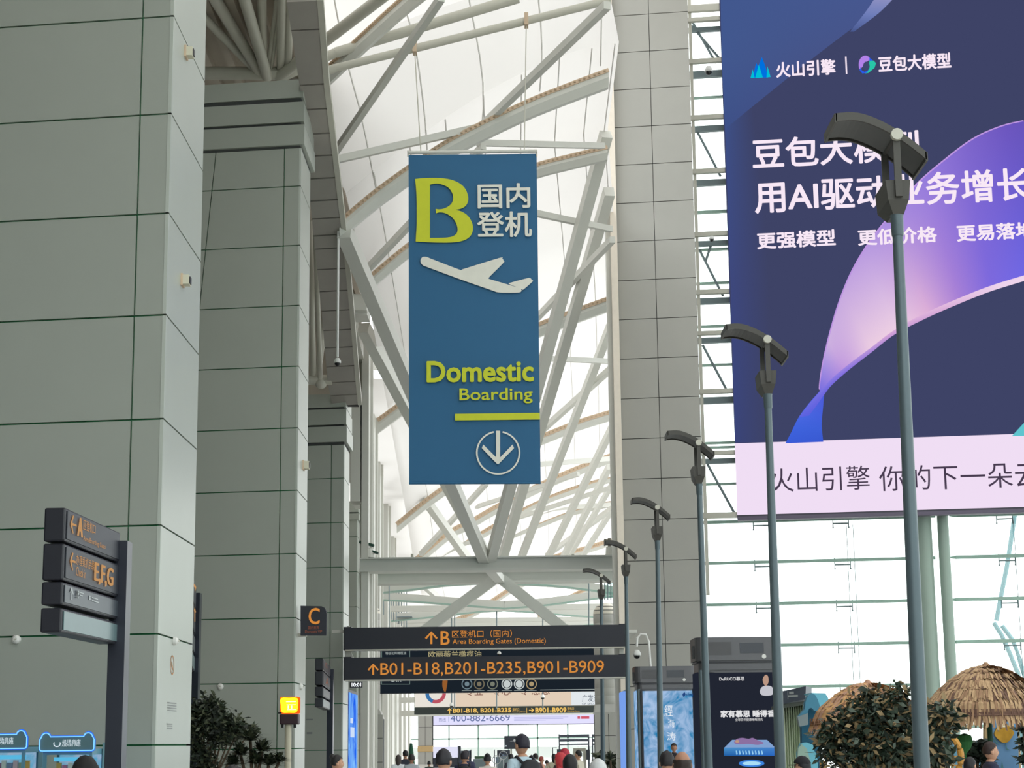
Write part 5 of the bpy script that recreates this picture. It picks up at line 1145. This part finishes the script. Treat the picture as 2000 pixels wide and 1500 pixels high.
# ================================================================== claw machines
def claw(cx,yt,Y,label,full=True):
    p=W(cx,yt,Y); zt=p.z; t=thing('claw_machine',(p.x,Y+.4,0),label,'arcade machine','claw machines against the nearest pier')
    w=.67; x0=p.x-w/2; x1=p.x+w/2; BL=mat('machine teal body',(88,140,160),.4,.1)
    NEON=emi('blue neon tube',(120,190,255),1.5); NG=emi('blue neon halo strip',(40,110,240),1.1)
    zh0=zt-.20; P=Plane((p.x,Y-.04,zh0),(1,0,0))
    MB().box((x0+.03,Y,0),(x1-.03,Y+.75,.85)).build('machine_base',BL,t); MB().box((x0+.03,Y,zh0-.05),(x1-.03,Y+.75,zh0+.02)).build('machine_top',BL,t)
    for xx in (x0+.03,x1-.07): 
        for yy in (Y,Y+.71): MB().box((xx,yy,.85),(xx+.04,yy+.04,zh0-.05)).build('corner_post',BL,t)
    MB().box((x0+.07,Y+.70,.85),(x1-.07,Y+.72,zh0-.05)).build('machine_back',emi('machine lit back',(96,176,214),.8,noise=.12,noise_rgb=(170,190,220),nscale=5,dist=1),t)
    MB().box((x0+.07,Y+.005,.85),(x1-.07,Y+.015,zh0-.05)).build('front_glass',GLASS,t)
    # bear eared header outline
    h=.165; r=.07; pts=[]
    X0,X1=-w/2-.0,w/2
    def arc(cx_,cy_,r_,a0,a1,n=8): return [(cx_+r_*math.cos(R(a0+(a1-a0)*k/n)),cy_+r_*math.sin(R(a0+(a1-a0)*k/n))) for k in range(n+1)]
    pts+=arc(X0+.03,.03,.03,180,270,4)+arc(X1-.03,.03,.03,270,360,4)+[(X1,h-.03)]+arc(X1-.075,h-.005,.055,10,170,10)[0:]+arc(X0+.075,h-.005,.055,10,170,10)+[(X0,h-.03)]
    mb=MB(); mb.hexa([P.w(x,y,0) for x,y in pts],[P.w(x,y,-.10) for x,y in pts]); mb.build('header_board',mat('header grey green',(86,120,128),.5),t)
    q=[P.w(x,y,.01) for x,y in pts]; MB().path(q+[q[0]],.0075,6).build('neon_outline',NEON,t,True)
    q=[P.w(x*1.012,y*1.05-.003,-.005) for x,y in pts]; MB().path(q+[q[0]],.012,6).build('neon_backing',NG,t,True)
    P2=Plane((p.x,Y-.04,0),(1,0,0)); vs_,fs_=curve_mesh(text='机场商店'); ww=max(v.x for v in vs_); NW=emi('header lettering white',(226,240,248),1.0)
    MB().add([P.w(-.06+v.x/ww*.23,.085+v.y/ww*.23,.012) for v in vs_],fs_).build('header_lettering',NW,t)
    vs_,fs_=curve_mesh(text='AIRPORT PASS'); ww=max(v.x for v in vs_); MB().add([P.w(-.06+v.x/ww*.23,.05+v.y/ww*.3,.012) for v in vs_],fs_).build('header_lettering',NW,t)
    mb=MB(); mb.path([P.w(-.12+.04*math.cos(R(a)),.085+.035*math.sin(R(a)),.012) for a in range(150,400,20)],.006,6); mb.build('header_logo',NW,t)
    # prizes
    cols=[(200,170,90),(190,120,160),(230,230,225),(120,140,180),(220,190,200),(150,170,150)]
    for k in range(7):
        xx=x0+.13+k*.072; MB().box((xx,Y+.3,zh0-.62+.02*math.sin(k*2)),(xx+.055,Y+.36,zh0-.16+.015*math.cos(k*3))).build('prize_box',mat('prize %d'%(k%6),cols[k%6],.6),t)
    MB().box((x0+.10,Y+.28,zh0-.13),(x1-.10,Y+.34,zh0-.08)).build('prize_rail',emi('machine inner light',(90,190,235),1),t)
    return t
claw(133,1434,23.2,'claw machine with blue neon bear ears behind the dark cap')
claw(2,1430,23.2,'claw machine with blue neon cut off by the left edge')
tag(MB().box((W(66,1440,23.6).x,23.85,0),(W(74,1440,23.6).x,24.1,W(60,1462,23.6).z)).build('filler_cabinet',mat('pale aqua cabinet',(120,160,170),.5)),'pale aqua cabinet filling the gap between the claw machines','cabinet')
tag(MB().box((W(196,1440,23.6).x,23.75,0),(W(211,1440,23.6).x,24.3,W(200,1450,23.6).z)).build('filler_cabinet',mat('pale aqua cabinet',(120,160,170),.5)),'pale aqua cabinet between the neon machine and the totem post','cabinet')
# ================================================================== far concourse equipment
def simple(name,label,cat,parts,loc):
    t=thing(name,loc,label,cat)
    for nm,(x0,y0,x1,y1,Y,d),mt in parts:
        a=W(x0,y1,Y); b=W(x1,y0,Y); MB().box((a.x,Y,a.z),(b.x,Y+d,b.z)).build(nm,mt,t)
    return t
DK=mat('slate panel',(60,64,76),.5)
simple('flight_display','dark flight display board left of the tall man','display',[('display_case',(985,1437,1012,1463,95,.3),DK),('display_line',(986,1456,990,1458,94.95,.04),emi('display white',(220,230,235))),('display_stem',(997,1463,1000,1500,95.1,.1),TUBE)],W(998,1463,95))
simple('slatted_sign','hanging sign of three dark slats before the far windows','sign',[('sign_slat',(1092,1434,1151,1440,110,.2),DK),('sign_slat',(1092,1443,1151,1449,110,.2),DK),('sign_slat',(1092,1452,1151,1456,110,.2),DK),('sign_frame',(1149,1434,1151,1504,110.1,.1),DK),('sign_frame',(1092,1434,1093,1504,110.1,.1),DK)],W(1120,1456,110))
simple('slatted_sign','hanging three slat sign cut off by the right air tower','sign',[('sign_slat',(1157,1434,1164,1440,112,.2),DK),('sign_slat',(1157,1443,1164,1449,112,.2),DK),('sign_slat',(1157,1452,1164,1456,112,.2),DK),('sign_frame',(1157,1434,1158,1504,112.1,.1),DK)],W(1160,1456,112))
simple('led_kiosk','low white lit screen at the left below the far windows','screen',[('screen_face',(846,1458,895,1480,80,.2),emi('kiosk lilac white',(226,226,246),1)),('screen_edge',(894,1457,900,1500,80,.3),DK),('screen_base',(846,1480,895,1500,80,.3),DK)],W(870,1500,80))
simple('security_gate','grey walk through security gate left of the right air tower','gate',[('gate_head',(1120,1461,1144,1468,90,.6),TUBE),('gate_side',(1120,1468,1125,1502,90,.6),TUBE),('gate_side',(1140,1468,1145,1502,90,.6),TUBE),('gate_panel',(1145,1464,1152,1484,90.2,.3),DK)],W(1132,1500,90))
simple('check_desk','dark framed check desk behind the tall man','desk',[('desk_panel',(971,1465,996,1478,85,.2),DK),('desk_post',(965,1464,966.5,1500,85,.1),DK),('desk_body',(968,1478,998,1502,85,.4),MULLD)],W(980,1500,85))
simple('check_desk','dark framed check desk beside the red headscarf','desk',[('desk_panel',(1088,1463,1110,1478,88,.2),DK),('desk_post',(1079,1460,1080.2,1500,88,.1),DK),('desk_arm',(1079,1460,1088,1461,88,.1),DK)],W(1090,1500,88))
simple('check_desk','blue grey framed booth behind the black backpack','desk',[('desk_panel',(888,1466,920,1502,86,.2),mat('blue slate panel',(70,84,104),.5)),('desk_post',(919,1464,920.5,1500,86,.1),DK)],W(900,1500,86))
simple('tray_stack','low green topped counter beside the booth','counter',[('counter_top',(927,1477,945,1482,84,.5),mat('green top',(60,96,66),.7)),('counter_body',(924,1482,950,1502,84,.5),MULLD)],W(936,1500,84))
for x,y,YY,lab in ((983,1475,62,'upper one of two round white fans'),(970,1484,60,'lower one of two round white fans')):
    p=W(x,y,YY); t=thing('round_fan',(p.x,YY,0),lab,'fan'); r=8*60/F
    MB().path([p+V((math.cos(q)*r,0,math.sin(q)*r)) for q in [2*math.pi*k/20 for k in range(21)]],.012,6).build('fan_ring',CAMW,t); MB().path([p+V((0,.02,0)),p+V((0,.06,0))],[.04,.04],10).build('fan_hub',MULLD,t)
    for k in range(5):
        q=2*math.pi*k/5; MB().bar(p+V((0,.03,0)),p+V((math.cos(q)*r*.95,.03,math.sin(q)*r*.95)),.01,.05,up=(0,1,0)).build('fan_blade',mat('fan blade blue',(150,170,205),.5),t)
    MB().tube((p.x,YY+.05,0),(p.x,YY+.05,p.z-r),.015,8).build('fan_stand',CAMW,t)
tag(MB().tube(W(803,1500,70),W(803,1452,70),.16,12,.05).build('closed_umbrella',mat('dark green cloth',(40,92,66),.8)),'folded dark green umbrella near the pale fins','umbrella')
oa=thing('outside_arch',(W(1975,1300,95).x,95,0),'faint teal curved steel arch outside the glazing at the right edge','arch')
TA=mat('teal outdoor steel',(128,168,176),.6)
for pts_ in ([(1982,1005),(1974,1060),(1966,1110),(1956,1160),(1946,1212)],[(1941,1216),(1956,1240),(1972,1275),(1986,1310),(2010,1370)],[(1957,1222),(1978,1250),(1992,1290),(2004,1330)]):
    MB().path([W(x,y,95) for x,y in pts_],.12,8).build('arch_tube',TA,oa,True)
MB().tube((W(1988,1300,95).x,95,0),W(1988,1310,95),.12,8).build('arch_leg',TA,oa,True)
# ================================================================== PEOPLE
HEADC=(0,.012,1.60)
def head_mesh():
    mb=MB(); n=24;k=18; vs=[];fs=[]
    for i in range(k+1):
        a=math.pi*i/k
        for j in range(n):
            q=2*math.pi*j/n; x=.076*math.sin(a)*math.cos(q); y=.094*math.sin(a)*math.sin(q); z=-.118*math.cos(a)
            if z<0: x*=1-.28*(-z/.118); y*=1-.12*(-z/.118); y+=.012*(-z/.118)
            if y>0:                       # face side
                nb=math.exp(-((x/.014)**2)-(((z+.018)/.03)**2)); y+=.022*nb
                br_=math.exp(-(((abs(x)-.03)/.016)**2)-(((z-.012)/.012)**2)); y-=.008*br_
                ch=math.exp(-((x/.03)**2)-(((z+.098)/.02)**2)); y+=.008*ch
            vs.append(V((x,y,z))+V(HEADC))
    for i in range(k):
        for j in range(n): fs.append((i*n+j,i*n+(j+1)%n,(i+1)*n+(j+1)%n,(i+1)*n+j))
    mb.add(vs,fs,0)
    c=V(HEADC)
    for s in (-1,1):
        mb.ball(c+V((.077*s,-.005,-.008)),.012,.022,.032,8,6,0)        # ears
        mb.ball(c+V((.030*s,.080,.010)),.013,.008,.008,8,6,5); mb.ball(c+V((.030*s,.086,.010)),.006,.004,.006,8,6,4)
        mb.box(c+V((.030*s-.017,.083,.026)),c+V((.030*s+.017,.090,.031)),4)
    mb.box(c+V((-.022,.084,-.062)),c+V((.022,.093,-.055)),6)
    return mb
def body_base(pose):
    vs=[];es=[];rs=[]
    def v(p,r,par=None):
        vs.append(V(p)); rs.append(r if isinstance(r,tuple) else (r,r))
        if par is not None: es.append((par,len(vs)-1))
        return len(vs)-1
    pel=v((0,0,.95),(.155,.115)); sp=v((0,0,1.12),(.14,.10),pel); chs=v((0,-.005,1.32),(.165,.115),sp); nb=v((0,0,1.445),(.075,.07),chs); nk=v((0,.005,1.52),(.055,.055),nb)
    for s in (-1,1):
        sh=v((.165*s,0,1.40),.064,chs)
        if pose=='walk': el,wr=(.215*s,.03+.10*s,1.13),(.20*s,.14+.14*s,.93)
        elif pose=='phone' and s==1: el,wr=(.22,.06,1.12),(.10,.27,1.22)
        else: el,wr=(.225*s,-.02,1.12),(.225*s,.05,.88)
        e=v(el,.043,sh); w=v(wr,.028,e); d=(V(wr)-V(el)).normalized(); side=V((0,1,0)) if abs(d.z)>.5 else V((1,0,0))
        pl_=v(V(wr)+d*.05,(.03,.022),w)
        for f_ in range(4):
            o_=(f_-1.5)*.018; L_=(.035,.042,.038,.030)[f_]; a=v(V(wr)+d*.095+side*o_,.0095,pl_); b=v(V(wr)+d*(.095+L_)+side*o_+V((-.012*s,0,0)),.0085,a); v(V(wr)+d*(.095+L_*1.8)+side*o_+V((-.026*s,0,0)),.007,b)
        th=v(V(wr)+d*.045+side*.035,.010,pl_); v(V(wr)+d*.08+side*.052,.0085,th)
        hp=v((.088*s,0,.87),.095,pel)
        if pose=='walk': kn,an=(.095*s,.10*s+.03,.49),(.095*s,.16*s-.06,.10)
        else: kn,an=(.095*s,.015,.49),(.10*s,-.02,.09)
        k=v(kn,.06,hp); a=v(an,.042,k); v(V(an)+V((.012*s,.15,-.055)),.036,a); 
    me=bpy.data.meshes.new('b'); me.from_pydata(vs,es,[]); o=bpy.data.objects.new('b',me); COL.objects.link(o)
    m_=o.modifiers.new('s','SKIN'); m_.use_smooth_shade=True
    for i,r in enumerate(rs): me.skin_vertices[0].data[i].radius=r; me.skin_vertices[0].data[i].use_root=(i==0)
    sb=o.modifiers.new('u','SUBSURF'); sb.levels=2; dg=bpy.context.evaluated_depsgraph_get(); dg.update()
    ev=bpy.data.meshes.new_from_object(o.evaluated_get(dg)); V_=[x.co.copy() for x in ev.vertices]; F_=[tuple(p.vertices) for p in ev.polygons]
    bpy.data.objects.remove(o); bpy.data.meshes.remove(me); bpy.data.meshes.remove(ev)
    mb=MB(); ms=[]
    for f in F_:
        c=sum((V_[i] for i in f),V())/len(f)
        if c.z>1.475: mi=0
        elif c.z<.10: mi=3
        elif abs(c.x)>.17 and c.z<1.14 or (pose=='phone' and c.y>.10 and c.z>1.0 and c.x>0) or (abs(c.x)>.15 and c.z<1.16 and abs(c.y)>.1): mi=0
        elif c.z>.93: mi=1
        else: mi=2
        ms.append(mi)
    mb.v=V_; mb.f=F_; mb.m=ms
    h=head_mesh(); mb.add(h.v,h.f); mb.m=ms+h.m
    return mb
BASES={p:body_base(p) for p in ('stand','walk','phone')}
SKIN=[mat('skin warm',(196,150,124),.55,0,.05,10),mat('skin tan',(168,122,98),.55,0,.05,10)]
EYE=mat('eye dark',(30,22,20),.3); EYEW=mat('eye white',(230,226,222),.3); LIP=mat('lip',(156,92,86),.5)
MESHC={}
def shell(cond,s=1.08,off=(0,0,0),n=24,k=18,long=0,w=1.0):
    """hair shell over the head; cond(x,y,z) on unit head coordinates (y>0 is the face)"""
    mb=MB(); vs=[];keep=[]
    for i in range(k+1):
        a=math.pi*i/k
        for j in range(n):
            q=2*math.pi*j/n; x=math.sin(a)*math.cos(q); y=math.sin(a)*math.sin(q); z=-math.cos(a)
            zz=z; 
            X=.078*s*x*w; Y_=.096*s*y; Z=.12*s*z
            if z>0: Z*=.94; X*=1+.05*z; Y_*=1+.05*z
            if long and z<0: Z=Z*(1+long*(1 if y<.35 else .3)); Y_=Y_*.9-.012
            vs.append(V((X,Y_,Z+.006))+V(HEADC)+V(off)+V((random.uniform(-1,1),random.uniform(-1,1),random.uniform(-1,1)))*.0042); keep.append(cond(x,y,z))
    fs=[]
    for i in range(k):
        for j in range(n):
            f=(i*n+j,i*n+(j+1)%n,(i+1)*n+(j+1)%n,(i+1)*n+j)
            if sum(keep[q] for q in f)>=3: fs.append(f)
    us=sorted({q for f in fs for q in f}); mp={q:i for i,q in enumerate(us)}
    mb.add([vs[q] for q in us],[tuple(mp[q] for q in f) for f in fs]); return mb
COND={'short':lambda x,y,z:(z>.45) or (y<-.05 and z>-.35) or (y<.25 and z>.1),
'buzz':lambda x,y,z:(z>.5) or (y<.0 and z>-.25) or (y<.2 and z>.15),
'long':lambda x,y,z:(z>.45) or (y<.30),
'hood':lambda x,y,z:not(y>.55 and -.65<z<.5)}
def person(px,pt,Y,label,hair='short',hc=(26,24,28),top=(200,200,200),legs=(50,52,64),pose='stand',face=0,skin=0,extra=(),sc=None):
    p=W(px,pt,Y); H=p.z; s=(H/1.735) if sc is None else sc
    z0=H-1.735*s
    nm='person'; t=thing(nm,(p.x,Y,max(0,z0) if sc is None else 0),label,'person'); t.location.z=0
    loc=V(t.location)
    key=pose; base=BASES[pose]; me=bpy.data.meshes.new('body')
    me.from_pydata([v*s for v in base.v],[],base.f); 
    for m_ in (SKIN[skin],mat('cloth %d %d %d'%top,top,.85,0,.08,14),mat('cloth %d %d %d'%legs,legs,.85,0,.08,14),mat('dark shoe',(36,34,36),.5),EYE,EYEW,LIP): me.materials.append(m_)
    me.polygons.foreach_set('material_index',base.m); me.polygons.foreach_set('use_smooth',[True]*len(me.polygons)); me.update()
    b=bpy.data.objects.new('body',me); COL.objects.link(b); b.parent=t; t.rotation_euler=(0,0,R(face))
    def child(mb,name,mt,sm=True):
        mb.v=[v*s for v in mb.v]; me=bpy.data.meshes.new(name); me.from_pydata(mb.v,[],mb.f); me.materials.append(mt)
        if sm: me.polygons.foreach_set('use_smooth',[True]*len(me.polygons))
        o=bpy.data.objects.new(name,me); COL.objects.link(o); o.parent=t; return o
    HM=mat('hair %d %d %d'%hc,hc,.6,0,.15,30,.3)
    if hair in ('short','buzz','long'):
        mb=shell(COND[hair],1.09 if hair=='short' else 1.05 if hair=='buzz' else 1.12,(0,-.006,.006),long=1.1 if hair=='long' else 0); o=child(mb,'hair',HM); sm=o.modifiers.new('s','SOLIDIFY'); sm.thickness=.008
    if hair=='bald':
        mb=shell(lambda x,y,z:(y<.1 and -.35<z<.45),1.05,(0,-.004,0)); child(mb,'hair',HM)
    if hair=='bun':
        mb=shell(COND['short'],1.09,(0,-.006,.006)); child(mb,'hair',HM); mb=MB(); mb.ball(V(HEADC)+V((0,-.075,.105)),.05,.045,.045,14,10); child(mb,'hair_bun',HM)
    if hair=='hood':
        mb=shell(COND['hood'],1.22,(0,-.008,.0),long=.25); 
        prof=[(.085,-.06),(.10,-.13),(.15,-.19),(.21,-.27),(.22,-.34)]
        mb.lathe([(r,z) for r,z in prof][::-1],V(HEADC)-V((0,.012,0)),24,0,1.0,.72); child(mb,'headscarf',HM)
    for e in extra:
        if e=='backpack':
            mb=MB(); 
            L=[(.13,1.02),(.155,1.10),(.155,1.30),(.12,1.40),(.05,1.44)]
            mb.lathe(L,(0,-.15,0),20,0,1.0,.55); child(mb,'backpack',mat('black backpack',(28,30,38),.7))
            mb=MB()
            for sg in (-1,1): mb.path([(.10*sg,-.13,1.40),(.11*sg,-.03,1.475),(.11*sg,.10,1.40),(.12*sg,.13,1.25),(.13*sg,.02,1.08)],.018,8)
            child(mb,'backpack_strap',mat('black backpack',(28,30,38),.7))
        if isinstance(e,tuple) and e[0]=='brim':
            mb=MB(); mb.path([V(HEADC)+V((.082*math.cos(R(q)),.10*math.sin(R(q)),.05+.01*math.sin(R(q)))) for q in range(10,171,10)],.014,8); mb.lathe([(.06,.048),(.075,.05),(.06,.054)],V(HEADC)+V((0,.115,0)),18,0,1.0,.9); mb.v=[v for v in mb.v]; child(mb,'cap_band',mat('cap white',e[1],.8))
        if isinstance(e,tuple) and e[0]=='cap':
            mb=shell(lambda x,y,z:z>.22,1.2,(0,0,.012)); child(mb,'cap',mat('cap %d'%e[1][0],e[1],.8))
            mb=MB(); mb.lathe([(.075,.035),(.08,.04),(.075,.045)],V(HEADC)+V((0,.11,0)),18,0,1.0,.9); child(mb,'cap_brim',mat('cap %d'%e[1][0],e[1],.8))
    return t
person(1020,1433,22.5,'tall young man with white cap rim and black backpack over a pale blue shirt','short',(34,32,48),(186,208,222),face=38,extra=('backpack',('brim',(226,226,230))),pose='stand')
person(866,1462,18.5,'person with short black hair and dark top seen from behind','short',(30,28,36),(30,30,38),face=-20)
person(907,1466,34,'person carrying a dark backpack beside the lit low screen','short',(34,30,40),(36,40,66),extra=('backpack',))
person(911,1465,42,'dark haired person behind the dark backpack','short',(36,34,44),(60,64,90))
person(804,1472,42,'man with cropped hair in a light grey shirt','short',(30,28,30),(172,180,188),skin=1)
person(792,1465,50,'man in a dark vest beyond the light grey shirt','short',(26,24,28),(44,48,62),face=20)
person(778,1474,46,'long haired woman in a white top at the far left of the crowd','long',(60,50,48),(224,228,234))
person(838,1486,60,'small distant person in dark green clothes','short',(30,28,30),(72,82,76))
person(952,1472,36,'woman with tall dark hair bun in a pale top','bun',(30,28,36),(214,206,200))
person(998,1472,50,'dark haired person behind the tall man at his left','short',(30,28,34),(70,72,84))
person(1046,1471,48,'dark haired person just right of the tall man','short',(34,30,32),(84,62,60),face=30)
person(1057,1477,52,'red haired person in a salmon top','short',(150,62,56),(226,170,150),face=-60)
person(1068,1484,58,'small distant person with brown hair right of the salmon top','short',(70,60,52),(190,190,176))
person(1082,1472,52,'dark haired woman in an olive cream top','long',(28,28,30),(184,180,158))
person(1103,1462,30,'woman in a bright crimson headscarf','hood',(172,36,58),(50,30,34))
person(1095,1470,27,'woman in a coral red headscarf and dark patterned dress','hood',(190,52,60),(44,36,40),face=60)
person(1113,1474,21,'woman in a black headscarf','hood',(20,20,26),(24,24,30))
person(1130,1465,44,'man in a cream shirt near the security gate','short',(28,26,28),(206,200,184),face=60)
person(1168,1483,17.5,'woman in a white headscarf at the foot of the right air tower','hood',(206,208,210),(206,206,208),face=20)
person(1302,1466,19,'dark haired person left of the balding man','short',(32,28,32),(40,56,96))
person(1332,1464,15.2,'balding man seen from behind before the sea kiosk','bald',(44,32,28),(70,44,44),skin=1)
person(1316,1451,48,'man in sunglasses facing the camera before the sea poster','short',(30,26,26),(40,36,44),face=175,skin=1)
person(657,1474,26,'woman with tied back black hair in profile near the blue light box','bun',(24,20,22),(44,40,50),face=-75)
person(166,1481,11.5,'person in a black cap at the bottom left','short',(16,15,18),(24,24,28),extra=(('cap',(16,15,18)),))
person(455,1494,9,'top of a dark haired head below the spiky yucca','short',(20,18,20),(30,30,34))
person(1568,1479,20,'person in a dark cap before the blue wave arch','short',(28,26,34),(196,60,52),face=60,extra=(('cap',(28,26,34)),))
person(1932,1448,23.3,'man in a dark navy top in profile before the blue panel','short',(46,28,26),(44,48,74),face=-85)
person(1893,1478,22.2,'person with black hair low beside the round topiary','short',(24,22,28),(150,160,170),face=-40)
